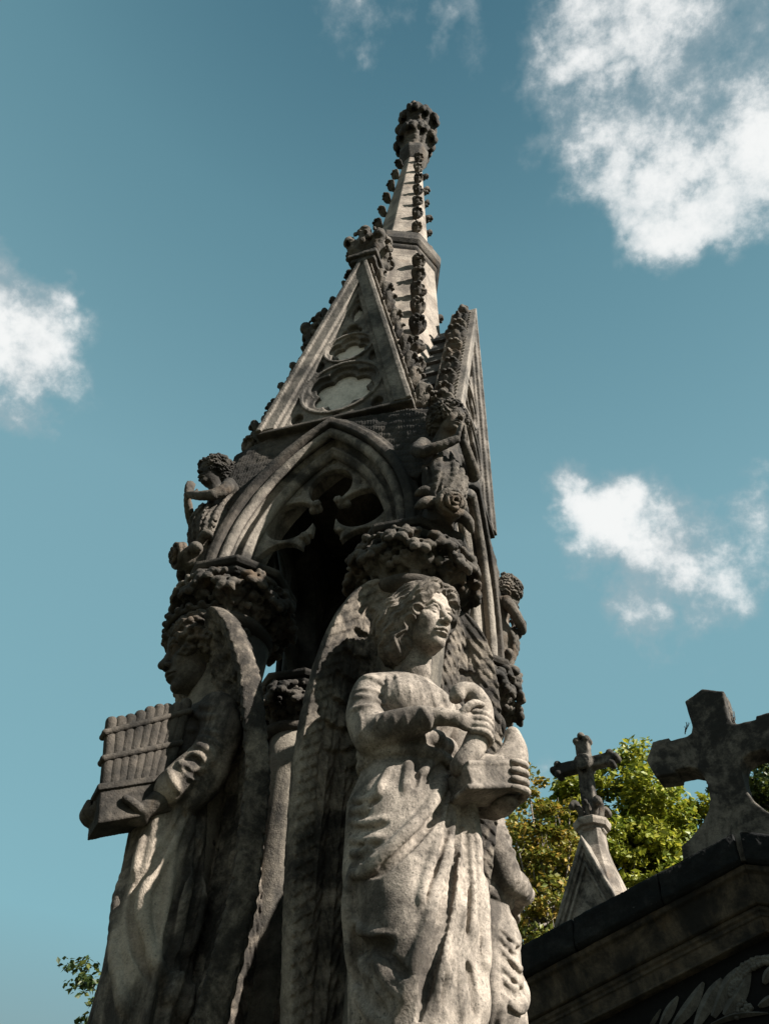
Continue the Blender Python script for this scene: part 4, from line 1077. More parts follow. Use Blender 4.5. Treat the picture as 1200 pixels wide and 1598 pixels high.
P, Q = F.mesh(); P = rough(P, Q, .005, 12, seed=73)
part('body', mirror(P), Q[:, ::-1], M['crust'], cher)
wp, wq = curly_hair(.52); part('hair', mirror(place(wp, axC, (-.02, .72, 7.50))), wq[:, ::-1], M['crust'], cher)
# wings laid along the spandrels of the two adjoining faces
def spandrel_wing(side):
    # local face axes: u = distance along the wall from the corner, n2 = out of the wall
    c, s_ = math.cos(D2R(45)), math.sin(D2R(45))
    top = [(-.02, 7.55), (.12, 7.86), (.34, 8.07), (.7, 8.17), (1.22, 8.22)]
    bot = [(1.05, 8.10), (.78, 7.86), (.60, 7.62), (.48, 7.36), (.40, 7.08), (.30, 6.85), (.16, 6.75), (.02, 6.9)]
    f2 = poly2(top+bot)
    F = Field((-.15, 1.22, 6.6), (1.32, 1.62, 8.35), .0115)
    def fn(X, Y, Z):
        d2 = f2(X, Z)
        q = X*f4(.42)+(f4(8.2)-Z)                      # rows run along the wing
        row = np.floor(q/f4(.115)); fr_ = q/f4(.115)-row
        along = (X-(f4(8.2)-Z)*f4(.42))/f4(.42)+f4(.37)*row; fa = along-np.floor(along)
        q = q+f4(.02)*np.sin(X*f4(11)); bump = f4(.013)*(.5+.5*(1-fa))*np.sqrt(np.maximum(1-(2*fr_-1)**2, 0))+f4(.003)*np.sin((along*3+q*4)*f4(22))
        front = f4(1.37)+f4(.10)*np.clip((f4(.6)-X)/f4(.6), 0, 1)+bump
        return np.maximum(np.maximum(d2, Y-front), f4(1.25)-Y)
    F.add((fn, np.array([-.12, 1.24, 6.7]), np.array([1.3, 1.6, 8.3])))
    P, Q = F.mesh(); P = rough(P, Q, .009, 10, seed=80+side)
    # face of the corner: side -1 lies on the left-hand wall (k = 0), +1 on the right-hand wall
    if side < 0: W = np.stack([1.30-P[:, 0], -P[:, 1], P[:, 2]], 1)
    else: W = np.stack([P[:, 1], -(1.30-P[:, 0]), P[:, 2]], 1); Q = Q[:, ::-1]
    L = frC.loc(W)
    return mirror(L), Q
for side in (-1, 1):
    P, Q = spandrel_wing(side); part('wing', P, Q, M['dark'], cher)
# stone rose with leaves under each of them
F = Field((-.34, .35, 5.98), (.34, 1.0, 6.62), .0095)
ctr = np.array([-.01, .72, 6.15])
F.add(ell(ctr+[0, -.05, 0], (.13, .12, .13)))
nrm = np.array([0, .92, -.38]); t1 = np.array([1., 0, 0]); t2 = np.cross(nrm, t1)
for ringi, (rr, n, off, sz) in enumerate(((.035, 3, .135, .036), (.075, 5, .115, .052), (.125, 6, .07, .068))):
    for k in range(n):
        a = k*2*math.pi/n+ringi*.6; a2 = a+2*math.pi/n*.95
        pts = [ctr+nrm*(off+.02*(t-.5))+t1*rr*math.cos(a+(a2-a)*t)+t2*rr*math.sin(a+(a2-a)*t) for t in np.linspace(0, 1, 5)]
        chain(F, pts, [sz*.28, sz*.42, sz*.46, sz*.42, sz*.28], .006)
        pts = [p-nrm*.05 for p in pts]; chain(F, pts, sz*.42, .01)
for sx in (-1, 1):
    chain(F, smooth_path([(sx*.12, .62, 6.2), (sx*.22, .66, 6.12), (sx*.30, .62, 6.05)], 3), [.05, .065, .06, .055, .05, .04, .03], .02)
    chain(F, smooth_path([(sx*.08, .6, 6.3), (sx*.2, .60, 6.36), (sx*.27, .55, 6.32)], 3), [.05, .06, .055, .05, .045, .04, .03], .02)
chain(F, [(0, .55, 6.5), (0, .5, 6.05)], [.12, .16], .05)
F.add(ell((0.03, .68, 6.06), (.07, .06, .06)), .03)
P, Q = F.mesh(); P = rough(P, Q, .006, 12, seed=90)
Wr = frC.world(P)                                    # a part of the monument
rose = part('carved_rose', up(Wr), Q[:, ::-1], M['crust'], mon)
for k in (1, 2, 3):
    c = copy_tree(rose, mon, k*math.pi/2); c.location = (-.11*S*math.sin(D2R(45+90*k)), .11*S*math.cos(D2R(45+90*k)), .1*S)
for k, lab in ((1, 'small praying stone angel in profile at the far right edge of the monument'), (3, 'small praying stone angel in profile above the left capital, against the sky')):
    c = copy_tree(cher); c.parent = None; a = D2R(45+90*k); c.rotation_euler = (0, 0, a)
    rr = math.sqrt(2)-(.13 if k == 3 else .08); c.location = (rr*math.sin(a)*S, -rr*math.cos(a)*S, Z0+(.15 if k == 3 else .1)*S); c['label'] = lab
print('cherubs', round(time.time()-T0, 1))
# ================================================================== SURROUNDINGS
def mat_ground():
    m, nt, bs = NT('cemetery_ground'); g = G(nt); pos = g.n('ShaderNodeNewGeometry').outputs['Position']
    n1 = g.noise(pos, .35, 6, .6); n2 = g.noise(pos, 30, 4, .7)
    c = g.mixc(g.ramp(n1, .45, .6), (.035, .045, .018), (.085, .075, .055)); c = g.mixc(g.math('MULTIPLY', n2, .7), c, (.02, .022, .012))
    g.l(c, bs.inputs['Base Color']); bs.inputs['Roughness'].default_value = 1
    b = g.n('ShaderNodeBump'); b.inputs['Distance'].default_value = .03; g.l(n2, b.inputs['Height']); g.l(b.outputs[0], bs.inputs['Normal']); return m
mb = MB(); R_ = 900
mb.quad((-R_, -R_, -4.03), (R_, -R_, -4.03), (R_, R_, -4.03), (-R_, R_, -4.03))
gr = mb.part('ground', mat_ground()); gr.location = (0, 0, Z0); tag(gr, kind='structure')

# ---- mausoleum with a raking cornice; local axes: s along the front, n out of it, z up from the apex
MAZ = D2R(-14); MS = np.array([math.cos(MAZ), math.sin(MAZ), 0]); MN = np.array([math.sin(MAZ), -math.cos(MAZ), 0])
MP = np.array([3.977, 9.191, 8.114]); TAN = .315; HW = 5.3
def mloc(px, py, n):
    P = on_plane(px, py, MP+MN*n, MN)-MP; return np.array([P@MS, n, P[2]])
mroot = bpy.data.objects.new('mausoleum', None); COL.objects.link(mroot); mroot.empty_display_size = .3
mroot.location = (MP[0]*S, MP[1]*S, Z0-4*S); mroot.rotation_euler = (0, 0, MAZ)
tag(mroot, 'dark stone mausoleum with a moulded pediment and carved palm leaves, at the lower right', 'tomb')
MH = MP[2]+4.0
def ML(s, n, z): return (s, -n, z+MH)                # local mesh coordinates
def rake(mb, prof, s0, s1, nst=2):
    st = []
    for s_ in np.linspace(s0, s1, nst): st.append([ML(s_, n, -abs(s_)*TAN-v) for n, v in prof])
    mb.loft(st)
wtex = bpy.data.textures.new('weathering', 'CLOUDS'); wtex.noise_scale = .09; wtex.noise_depth = 4
def weather(o, strength, levels):
    m = o.modifiers.new('dense', 'SUBSURF'); m.subdivision_type = 'SIMPLE'; m.levels = m.render_levels = levels
    m = o.modifiers.new('worn', 'DISPLACE'); m.texture = wtex; m.strength = strength; m.mid_level = .5; m.texture_coords = 'LOCAL'
    return o
for cuts in ([-HW, -3.3, -1.55, -.05], [.05, 1.6, 3.4, HW]):
    for a, b in zip(cuts[:-1], cuts[1:]):
        mb = MB(); dz = rnd.uniform(-.012, .012)
        rake(mb, [(-.9, dz), (-.03, dz), (0, .03), (0, .50), (-.05, .57), (-.9, .57)], a+.010, b-.010, 8)
        weather(mb.part('coping_stone', M['slab'], mroot, bevel=.012), .020, 3)
mb = MB()
rake(mb, [(-.9, .575), (-.10, .575), (-.13, .66), (-.20, .70), (-.27, .85), (-.33, 1.16), (-.36, 1.18), (-.9, 1.18)], -HW, 0, 14); rake(mb, [(-.9, .575), (-.10, .575), (-.13, .66), (-.20, .70), (-.27, .85), (-.33, 1.16), (-.36, 1.18), (-.9, 1.18)], 0, HW, 14)
weather(mb.part('fascia', M['maus'], mroot, bevel=.005), .012, 3)
mb = MB()
pr = [(-.9, 1.185), (-.40, 1.185), (-.40, 1.25), (-.44, 1.29), (-.44, 1.34), (-.47, 1.36), (-.50, 1.56), (-.47, 1.575), (-.47, 1.61), (-.56, 1.63), (-.9, 1.63)]
rake(mb, pr, -HW+.3, 0, 14); rake(mb, pr, 0, HW-.3, 14)
weather(mb.part('moulding', M['maus'], mroot, bevel=.004), .009, 3)
mb = MB(); ez = -HW*TAN
mb.loft([[ML(-HW+.4, n, ez-1.5), ML(HW-.4, n, ez-1.5), ML(0, n, -1.6)] for n in (-.66, -.9)])
mb.part('tympanum', M['tymp'], mroot)
mb = MB()
mb.loft([[ML(-HW+.25, n, -MH), ML(HW-.25, n, -MH), ML(HW-.25, n, ez-.9), ML(0, n, -.7), ML(-HW+.25, n, ez-.9)] for n in (-.905, -9)])
mb.part('wall', M['maus'], mroot)
mb = MB()
for sx in (-1, 1):
    mb.loft([[ML(sx*(HW+.1), n, ez-.02), ML(0, n, .0-.02), ML(0, n, -.3), ML(sx*(HW+.1), n, ez-.3)] for n in (-.905, -9.3)])
mb.part('roof', M['slab'], mroot)
mb = MB()
for (n0, z0, z1) in ((-.15, -1.78, -1.58), (-.3, -2.2, -1.785), (-.45, -2.9, -2.205)):
    mb.box((-HW+.05, -n0, ez+z0+MH), (HW-.05, 1.0, ez+z1+MH))
mb.part('entablature', M['maus'], mroot, bevel=.006)
for x in (-4.6, -2.2, 2.2, 4.6):
    mb = MB(); mb.box((x-.42, .55, 0), (x+.42, .96, .6)); mb.box((x-.34, .6, .604), (x+.34, .96, ez-3.4+MH)); mb.box((x-.44, .5, ez-3.396+MH), (x+.44, .96, ez-2.91+MH))
    mb.part('pilaster', M['maus'], mroot, bevel=.008)
mb = MB(); mb.box((-1.4, .78, .02), (1.4, .93, 5.4)); mb.part('door', M['slab'], mroot, bevel=.01)
# carved palm leaves and a beaded wreath on the tympanum
def leaf_relief(px, wmax, name='palm_leaf'):
    pts = [mloc(x, y, -.63) for x, y in px_path(px, 5)]; m_ = len(pts); mb = MB(); rings = []
    for i, p in enumerate(pts):
        t = pts[min(i+1, m_-1)]-pts[max(i-1, 0)]; t /= np.linalg.norm(t); sd_ = np.array([-t[2], 0, t[0]])
        u = i/(m_-1); w_ = wmax*max(math.sin(math.pi*(u*.85+.10))**.8, .05)
        rings.append([ML(*(p+sd_*w_)), ML(*(p+np.array([0, .075*w_/wmax+.01, 0]))), ML(*(p-sd_*w_)), ML(*(p-np.array([0, .05, 0])))])
    mb.loft(rings); return mb.part(name, M['relief'], mroot)
for px, w_ in (([(1012, 1606), (1022, 1592), (1031, 1576)], .04), ([(1030, 1606), (1044, 1580), (1058, 1556)], .085), ([(1050, 1604), (1078, 1570), (1098, 1534)], .11), ([(1086, 1602), (1108, 1560), (1126, 1528)], .12), ([(1113, 1588), (1132, 1545), (1151, 1512)], .12), ([(1131, 1586), (1152, 1556), (1170, 1518)], .13), ([(1110, 1600), (1150, 1586), (1198, 1582)], .05), ([(1192, 1536), (1200, 1520), (1212, 1505)], .08), ([(1184, 1572), (1200, 1562), (1218, 1552)], .07)):
    leaf_relief(px, w_)
mb = MB(); rb = random.Random(6)
def bead(p, r):
    rings = []
    for j in range(5):
        a = -math.pi/2+math.pi*(j+.02)/4.04
        rings.append([ML(p[0]+r*math.cos(a)*math.cos(t), p[1]+r*math.sin(a), p[2]+r*math.cos(a)*math.sin(t)) for t in np.linspace(0, 2*math.pi, 7)[:-1]])
    mb.loft(rings)
arc = px_path([(1142, 1556), (1150, 1530), (1162, 1514), (1180, 1503), (1204, 1499), (1230, 1508)], 7)
for i, (x, y) in enumerate(arc):
    for o in (-5, 0, 5):
        bead(mloc(x+o*.8+rb.uniform(-1, 1), y+o*.7+rb.uniform(-1, 1), -.62), rb.uniform(.042, .062))
for i in range(26):
    bead(mloc(1162+rb.gauss(0, 6), 1577+rb.gauss(0, 6)*.8, -.62), rb.uniform(.035, .055))
mb.part('wreath', M['relief'], mroot, True)

# ---- heavy stone cross on the apex
half = [(0, 3.27), (.41, 3.08), (.375, 2.45), (.42, 2.30), (.52, 2.255), (.86, 2.25), (.89, 2.33), (1.24, 2.33), (1.43, 1.94), (1.31, 1.53), (.90, 1.49), (.88, 1.57), (.60, 1.555), (.45, 1.48), (.36, 1.30), (.335, 1.1), (.35, .80), (.43, .58), (.60, .34), (.84, .14), (1.06, 0.0), (1.10, -.5)]
outl = half + [(-x, z) for x, z in half[:0:-1]]
cf = poly2(outl)
F = Field((-1.6, -.85, -.6), (1.6, -.05, 3.45), .022)
def cross_fn(X, Y, Z):
    d = cf(X, Z); e = np.abs(Y-f4(-.43))-f4(.27)
    return np.sqrt(np.maximum(d+f4(.03), 0)**2+np.maximum(e+f4(.03), 0)**2)+np.minimum(np.maximum(d, e)+f4(.03), 0)-f4(.03)
F.add((cross_fn, np.array([-1.5, -.75, -.55]), np.array([1.5, -.1, 3.4])))
P, Q = F.mesh(); P = rough(P, Q, .012, 6, 5, seed=101)
cr = empty('stone_cross', MP, MAZ, 'large weathered stone cross with splayed arms on the apex of the dark mausoleum', 'cross')
part('shaft', np.stack([P[:, 0], -P[:, 1], P[:, 2]], 1), Q[:, ::-1], M['cross'], cr)
def mat_plain(name, c, r=.8):
    m, nt, bs = NT(name); g = G(nt); n_ = g.noise(g.n('ShaderNodeNewGeometry').outputs['Position'], 25, 4)
    g.l(g.mixc(n_, tuple(x*.5 for x in c), tuple(x*1.4 for x in c)), bs.inputs['Base Color']); bs.inputs['Roughness'].default_value = r; return m
M['twig'] = mat_plain('dry_twig', (.07, .055, .04)); M['bark'] = mat_plain('bark', (.12, .10, .08))
def weed(px, py, h, lab, seed):
    r_ = random.Random(seed); b = mloc(px, py, -.45); o = empty('dry_weed', MP+MS*b[0]+MN*b[1]+np.array([0, 0, b[2]]), MAZ, lab, 'weed')
    for k in range(3):
        mb = MB(); p = np.zeros(3); d = np.array([r_.uniform(-.4, .4), r_.uniform(-.2, .2), 1.])
        pts = [p]
        for i in range(5): d = d+np.array([r_.uniform(-.25, .25), r_.uniform(-.15, .15), 0]); d /= np.linalg.norm(d); pts.append(pts[-1]+d*h/5)
        mb.tube(pts, list(np.linspace(.012, .005, 6)), 5)
        for i in range(1, 6):
            for q in range(2):
                e = d+np.array([r_.uniform(-1, 1), r_.uniform(-.5, .5), .2]); e /= np.linalg.norm(e); mb.tube([pts[i], pts[i]+e*h*.16, pts[i]+e*h*.22+np.array([0, 0, h*.1])], [.006, .005, .004], 4)
        mb.part('stem', M['twig'], o)
weed(1150, 1136, .55, 'bare dry weed growing on the right arm of the large stone cross', 1)
weed(1069, 1146, .22, 'tiny dry weed growing on the left arm of the large stone cross', 2)

# ---- tomb spire with a small cross
TP = at_dist(925, 1300, 22); TX = np.array([TP[0], TP[1], 0]); TAZ = D2R(-12)
tr_ = empty('tomb_spire', (TX[0], TX[1], -4), TAZ, 'pale tomb pinnacle with gablets and a small budded cross, behind the dark mausoleum', 'tomb')
def tz(P): P = np.array(P, float); P[:, 2] += 4; return P
def sqr(r, z, ch=.28):
    c_ = r*ch; return [(x, y, z+4) for x, y in ((-r+c_, -r), (r-c_, -r), (r, -r+c_), (r, r-c_), (r-c_, r), (-r+c_, r), (-r, r-c_), (-r, -r+c_))]
mb = MB(); mb.loft([sqr(1.3, -4), sqr(1.3, -3.2), sqr(1.0, -3.0), sqr(.80, 8.9), sqr(.76, 9.2), sqr(.60, 9.9), sqr(.38, 10.6), sqr(.31, 10.9), sqr(.285, 11.38)])
mb.part('shaft', M['pale'], tr_, bevel=.005)
def gabl(X, Y, Z):
    g_ = (np.abs(X)-f4(.80))*f4(.93)+(Z-f4(8.95))*f4(.39)
    d = np.maximum(np.maximum(g_, -(g_+f4(.10))), np.maximum(Y-f4(1.0), f4(.2)-Y))
    d = np.minimum(d, np.maximum(np.maximum(g_, -(g_+f4(.17))), np.maximum(Y-f4(.93), f4(.2)-Y)))
    d = np.minimum(d, np.maximum(np.maximum(g_+f4(.24), -(g_+f4(.31))), np.maximum(Y-f4(.93), f4(.2)-Y)))
    d = np.minimum(d, np.maximum(g_+f4(.05), np.maximum(Y-f4(.84), f4(.1)-Y)))
    return np.maximum(d, f4(8.6)-Z)
F = Field((-1.0, .05, 8.55), (1.0, 1.06, 11.05), .020); F.add((gabl, np.array([-1, .05, 8.6]), np.array([1, 1.05, 11])))
P, Q = F.mesh(); P = rough(P, Q, .006, 8, seed=110)
gt = part('gablet', tz(mirror(P)), Q[:, ::-1], M['trac'], tr_)
copy_tree(gt, tr_, math.pi)
mb = MB(); mb.loft([octagon(r, z+4) for z, r in ((11.30, .30), (11.36, .37), (11.42, .38), (11.45, .46), (11.56, .50), (11.64, .50), (11.68, .36))])
mb.part('capital', M['pale'], tr_, bevel=.004)
F = Field((-.75, -.75, 11.55), (.75, .75, 12.5), .022)
F.add(cap((0, 0, 11.6), (0, 0, 12.1), .22, .16), .05)
for k in range(4):
    a = D2R(45+90*k); v = np.array([math.cos(a), math.sin(a), 0])
    chain(F, smooth_path([v*.18+[0, 0, 11.65], v*.28+[0, 0, 11.9], v*.42+[0, 0, 12.12], v*.52+[0, 0, 12.02]], 4), list(np.linspace(.075, .10, 13)), .03)
    F.add(ell(v*.50+[0, 0, 12.03], (.10, .10, .10)), .03); v2 = np.array([-v[1], v[0], 0])
    for sg in (-1, 1): F.add(ell(v*.45+v2*.09*sg+[0, 0, 12.05], (.06, .06, .07)), .02)
    a += D2R(45); v = np.array([math.cos(a), math.sin(a), 0]); chain(F, [v*.2+[0, 0, 11.65], v*.27+[0, 0, 12.05], v*.34+[0, 0, 12.12]], .06, .03)
P, Q = F.mesh(); P = rough(P, Q, .012, 8, seed=111); part('foliage', tz(P), Q, M['crust'], tr_)
F = Field((-1.15, -.3, 11.9), (1.15, .3, 14.6), .022)
for (p, h_) in (((0, 0, 12.95), (.19, .14, 1.2)), ((0, 0, 13.40), (.80, .14, .165))): F.add(box(p, h_, None, .03), .04)
F.add(cap((0, -.12, 13.4), (0, .12, 13.4), .27), .05)
for c, u, w_ in (((0, 14.2), (0, 1), (1, 0)), ((.82, 13.4), (1, 0), (0, 1)), ((-.82, 13.4), (-1, 0), (0, 1))):
    for (a, b) in ((.09, 0), (-.05, .15), (-.05, -.15)):
        q = np.array([c[0]+u[0]*a+w_[0]*b, 0, c[1]+u[1]*a+w_[1]*b]); F.add(cap(q-[0, .10, 0], q+[0, .10, 0], .105), .03)
F.sub(box((0, -.15, 12.8), (.07, .05, .9), None, .02), .02)
P, Q = F.mesh(); P = rough(P, Q, .012, 7, seed=112); part('cross', tz(P), Q, M['cross'], tr_)

# ---- trees
def leaf_mat(name, c1, c2, c3):
    m, nt, bs = NT(name); g = G(nt); geo = g.n('ShaderNodeNewGeometry')
    c1, c2, c3 = [tuple(x*.72 for x in q) for q in (c1, c2, c3)]
    ri = geo.outputs['Random Per Island']
    n_ = g.noise(geo.outputs['Position'], .9, 3, .6)
    c = g.mixc(g.ramp(n_, .4, .62), c1, c2); c = g.mixc(g.ramp(ri, .55, 1.0), c, c3)
    k = g.math('ADD', g.math('MULTIPLY', ri, .5), .75); kc = g.n('ShaderNodeCombineColor'); [g.l(k, kc.inputs[i]) for i in range(3)]
    c = g.mixc(1.0, c, kc.outputs[0], 'MULTIPLY')
    g.l(c, bs.inputs['Base Color']); bs.inputs['Roughness'].default_value = .5; bs.inputs['Specular IOR Level'].default_value = .3
    tl = g.n('ShaderNodeBsdfTranslucent'); g.l(c, tl.inputs['Color'])
    mx = g.n('ShaderNodeMixShader'); mx.inputs[0].default_value = .35; g.l(bs.outputs[0], mx.inputs[1]); g.l(tl.outputs[0], mx.inputs[2])
    g.l(mx.outputs[0], nt.nodes['Material Output'].inputs['Surface']); return m
LG = leaf_mat('spring_leaves', (.15, .20, .020), (.26, .285, .028), (.40, .37, .04))
LA = leaf_mat('bronze_leaves', (.13, .165, .022), (.24, .22, .028), (.38, .24, .045))
LD = leaf_mat('dark_leaves', (.035, .06, .015), (.05, .08, .018), (.10, .11, .02))
def tree(name, ctr, rad, nclump, nleaf, lsize, mat, lab, seed, crad=.8, limbs=26, twigs=0, group='trees behind the tombs'):
    r_ = np.random.default_rng(seed); ctr = np.array(ctr); rad = np.array(rad, float)
    root = empty(name, (ctr[0], ctr[1], -4), 0, lab, 'tree', group)
    cz = ctr[2]+4; C0 = np.array([0, 0, cz])
    v = r_.normal(size=(nclump, 3)); v /= np.linalg.norm(v, axis=1, keepdims=True)
    rr = r_.uniform(.12, 1, nclump)**.5
    bumps = 1+.16*vnoise(v*1.0, 2.2, seed)+.12*vnoise(v, 5, seed+3)
    cl = C0+v*rad*(rr*bumps)[:, None]
    mb = MB(); t_top = np.array([0, 0, cz+rad[2]*.1])
    wob = r_.normal(size=(7, 3))*.12*rad[0]*np.array([1, 1, 0]); wob[0] = 0
    tp = [np.array([0, 0, t_top[2]*i/6])+wob[i]*.5 for i in range(7)]
    mb.tube(tp, list(np.linspace(.75, .3, 7)*rad[0]*.14), 10); mb.part('trunk', M['bark'], root, True)
    mb = MB()
    for i in range(limbs):
        e = cl[i]; s0 = tp[3]+(tp[6]-tp[3])*r_.uniform(0, 1)
        mid = s0+(e-s0)*.5+np.array([0, 0, .12*rad[2]])+r_.normal(size=3)*.08*rad[0]
        path = smooth_path([s0, mid, e], 4); mb.tube(path, list(np.linspace(.10, .03, len(path))*rad[0]*.32), 6)
        for q in range(3):
            j = r_.integers(3, len(path)); b = path[j]; e2 = b+r_.normal(size=3)*rad*.16+np.array([0, 0, .05*rad[2]])
            mb.tube([b, (b+e2)/2+r_.normal(size=3)*.05*rad[0], e2], [.028*rad[0]*.32, .02*rad[0]*.32, .01*rad[0]*.32], 5)
    mb.part('branches', M['bark'], root, True)
    n = nclump*nleaf
    ci = np.repeat(np.arange(nclump), nleaf)
    off = r_.normal(size=(n, 3)); off /= np.linalg.norm(off, axis=1, keepdims=True); off *= (r_.uniform(0, 1, n)**.45)[:, None]*crad
    off[:, 2] *= .55
    p = cl[ci]*1.0+off*r_.uniform(.6, 1.3, nclump)[ci][:, None]
    nrm = r_.normal(size=(n, 3))*.75+np.array([0, 0, .8])+v[ci]*.5; nrm /= np.linalg.norm(nrm, axis=1, keepdims=True)
    a = r_.normal(size=(n, 3)); a -= nrm*(a*nrm).sum(1, keepdims=True); a /= np.linalg.norm(a, axis=1, keepdims=True); b = np.cross(nrm, a)
    L = lsize*r_.uniform(.6, 1.35, n)[:, None]
    V = np.stack([p-a*L*.5, p+b*L*.34+nrm*L*.08, p+a*L*.55, p-b*L*.34+nrm*L*.08], 1).reshape(-1, 3)
    Qf = np.arange(n*4).reshape(n, 4)
    part('crown', V, Qf, mat, root, False)
    return root
c_ = at_dist(980, 1352, 48); tree('leafy_tree', c_, (5.7, 4.5, 6.0), 400, 120, .36, LG, 'bright yellow green tree filling the gap between the two stone crosses', 1, 1.05)
c_ = at_dist(852, 1390, 41); tree('leafy_tree', c_, (2.6, 2.6, 6.0), 150, 70, .27, LA, 'sparser tree with bronze tinted leaves and bare twigs, left of the small tomb cross', 2, .75, 44)
c_ = at_dist(1215, 1260, 50); tree('leafy_tree', c_, (3.6, 3.5, 3.6), 150, 90, .32, LD, 'dark green tree showing behind the right arm of the large cross', 3, .9)
c_ = at_dist(180, 1640, 36); tree('leafy_tree', c_, (2.9, 2.6, 4.2), 150, 50, .25, LD, 'dark leafy tree rising behind the left angel at the bottom left', 4, .6, 40)
print('surroundings', round(time.time()-T0, 1))
# ================================================================== SKY, SUN, CAMERA
SUN_AZ, SUN_EL = D2R(79), D2R(38)            # azimuth measured from -Y towards +X
w = bpy.data.worlds.new('World'); scene.world = w; w.use_nodes = True
nt = w.node_tree; g = G(nt); bg = nt.nodes['Background']
sky = g.n('ShaderNodeTexSky'); sky.sky_type = 'NISHITA'; sky.sun_disc = False
sky.sun_elevation = SUN_EL; sky.sun_rotation = math.pi-SUN_AZ if False else (math.pi - SUN_AZ)
sky.air_density = 1.0; sky.dust_density = .6; sky.ozone_density = 1.5
dirn = g.n('ShaderNodeTexCoord').outputs['Generated']
col = g.mixc(1.0, sky.outputs[0], (.98, 1.22, .93), 'MULTIPLY')
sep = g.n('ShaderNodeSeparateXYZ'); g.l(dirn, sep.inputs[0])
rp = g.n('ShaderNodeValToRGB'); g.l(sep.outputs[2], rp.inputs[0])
for i, (p_, c_) in enumerate(((0.0, (.85, .85, .78)), (.18, (1.1, 1.35, 1.35)), (.34, (1.16, 2.28, 2.58)), (.72, (1.03, 2.02, 2.36)), (.9, (.60, 1.36, 1.68)), (.99, (.27, .76, 1.06)))):  # lowest stops lie below the view, greyed to neutralise the ambient light
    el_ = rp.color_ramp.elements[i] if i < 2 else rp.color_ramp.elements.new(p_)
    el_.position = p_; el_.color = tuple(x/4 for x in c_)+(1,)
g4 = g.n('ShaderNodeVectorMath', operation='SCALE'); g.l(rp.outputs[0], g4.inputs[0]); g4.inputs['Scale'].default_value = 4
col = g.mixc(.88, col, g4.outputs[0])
# clouds: soft banks broken up by noise; visible ones stand in their own directions
def nz(scale, det, ro, off):
    v = g.n('ShaderNodeVectorMath', operation='ADD'); g.l(dirn, v.inputs[0]); v.inputs[1].default_value = off
    x = g.n('ShaderNodeTexNoise'); x.inputs['Scale'].default_value = scale; x.inputs['Detail'].default_value = det; x.inputs['Roughness'].default_value = ro
    g.l(v.outputs[0], x.inputs['Vector']); return x
wn = nz(5.0, 5, .6, (1.3, .2, .7))
wv = g.n('ShaderNodeVectorMath', operation='SUBTRACT'); g.l(wn.outputs['Color'], wv.inputs[0]); wv.inputs[1].default_value = (.5, .5, .5)
ws = g.n('ShaderNodeVectorMath', operation='SCALE'); g.l(wv.outputs[0], ws.inputs[0]); ws.inputs['Scale'].default_value = .20
wd = g.n('ShaderNodeVectorMath', operation='ADD'); g.l(dirn, wd.inputs[0]); g.l(ws.outputs[0], wd.inputs[1])
blobs = [(940, 90, 110, 1.), (1060, 90, 150, 1.), (1170, 60, 130, .85), (1180, 200, 150, 1.), (930, 210, 105, .9), (1050, 230, 130, 1.), (1070, 330, 95, 1.), (1120, 300, 90, .9), (1060, 385, 55, .7), (1280, 150, 140, 1.),
         (30, 490, 130, 1.3), (15, 425, 80, 1.1), (90, 440, 65, 1.1), (20, 620, 70, .9), (95, 480, 75, .95), (40, 570, 75, 1.), (-60, 530, 130, 1.), (80, 600, 40, .6),
         (960, 830, 95, 1.15), (900, 775, 60, .95), (1045, 885, 110, 1.15), (1010, 945, 85, 1.05), (1090, 925, 95, .85), (1000, 960, 85, .7), (1140, 880, 80, .55), (930, 900, 50, .5), (960, 870, 60, .7), (1185, 820, 65, .65), (1165, 930, 35, .45), (1100, 770, 30, .35), (1180, 770, 40, .4),
         (712, 25, 42, .75), (706, 72, 28, .62), (588, 105, 44, .5), (560, 10, 80, .55), (640, 5, 60, .5), (745, 10, 50, .55), (780, 60, 60, .4), (25, 1590, 40, .45), (1180, 370, 40, .5), (815, 1205, 35, .35)]
acc = None
blobs += [((-.5, -.75, .45), .55, .9), ((.35, -.85, .4), .5, .9), ((-.9, -.1, .35), .38, .8), ((.1, -.6, .8), .3, .8)]  # invented clouds out of view, put in to whiten the teal ambient light
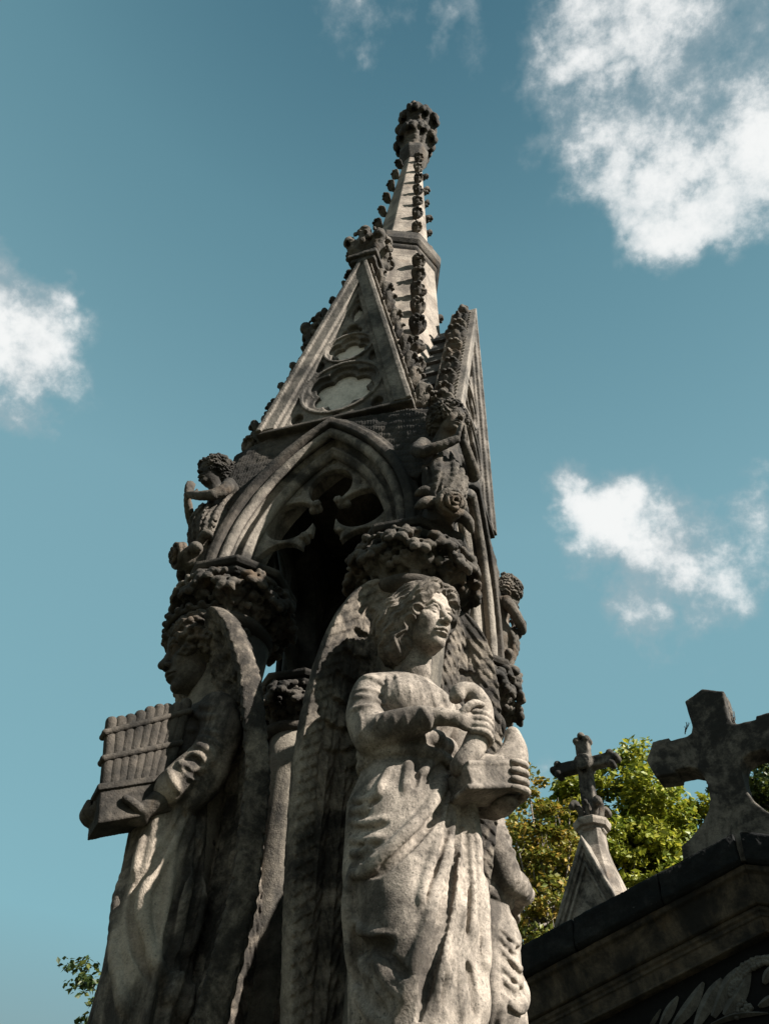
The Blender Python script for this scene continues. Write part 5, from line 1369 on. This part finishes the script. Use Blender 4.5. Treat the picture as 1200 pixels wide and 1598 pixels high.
for bl in blobs:
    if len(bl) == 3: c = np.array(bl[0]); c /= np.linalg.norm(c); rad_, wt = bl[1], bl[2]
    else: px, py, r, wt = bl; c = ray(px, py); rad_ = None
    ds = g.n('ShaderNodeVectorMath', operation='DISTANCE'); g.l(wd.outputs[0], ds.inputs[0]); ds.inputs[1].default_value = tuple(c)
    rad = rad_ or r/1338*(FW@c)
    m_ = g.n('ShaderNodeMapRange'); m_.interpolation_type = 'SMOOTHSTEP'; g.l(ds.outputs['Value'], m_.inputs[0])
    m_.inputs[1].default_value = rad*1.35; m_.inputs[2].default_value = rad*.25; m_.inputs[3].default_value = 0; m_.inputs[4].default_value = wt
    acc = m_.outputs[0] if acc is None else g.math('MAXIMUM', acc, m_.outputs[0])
n_a = nz(7.5, 10, .62, (.3, .9, .1)).outputs['Fac']
n_b = nz(24, 10, .68, (.7, .1, .4)).outputs['Fac']
br = g.math('ADD', g.math('MULTIPLY', n_a, .6), g.math('MULTIPLY', n_b, .4))
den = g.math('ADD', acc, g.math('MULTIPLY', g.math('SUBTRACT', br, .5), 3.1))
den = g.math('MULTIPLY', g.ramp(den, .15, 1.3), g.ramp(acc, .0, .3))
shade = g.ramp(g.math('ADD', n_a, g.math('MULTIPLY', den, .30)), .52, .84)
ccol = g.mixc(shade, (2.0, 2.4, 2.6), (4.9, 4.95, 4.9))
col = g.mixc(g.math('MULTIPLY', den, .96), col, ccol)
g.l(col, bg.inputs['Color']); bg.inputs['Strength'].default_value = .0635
sd = bpy.data.lights.new('sun', 'SUN'); sd.energy = 5.0; sd.angle = D2R(.53); sd.color = (1, .955, .885)
so = bpy.data.objects.new('sun', sd); COL.objects.link(so)
tosun = Vector((math.sin(SUN_AZ)*math.cos(SUN_EL), -math.cos(SUN_AZ)*math.cos(SUN_EL), math.sin(SUN_EL)))
so.rotation_euler = tosun.to_track_quat('Z', 'Y').to_euler(); so.location = (6, -4, 12)
cd = bpy.data.cameras.new('camera'); co = bpy.data.objects.new('camera', cd); COL.objects.link(co)
Mx = Matrix((RT, UP, -FW)).transposed().to_4x4(); Mx.translation = Vector((CAM[0]*S, CAM[1]*S, Z0+CAM[2]*S))
co.matrix_world = Mx
cd.sensor_fit = 'HORIZONTAL'; cd.sensor_width = 36; cd.lens = 36*FPX/1200; cd.clip_start = .05; cd.clip_end = 3000
scene.camera = co
vs = scene.view_settings; vs.view_transform = 'Standard'; vs.look = 'None'; vs.exposure = 1.6; vs.gamma = 1
print('done', round(time.time()-T0, 1))
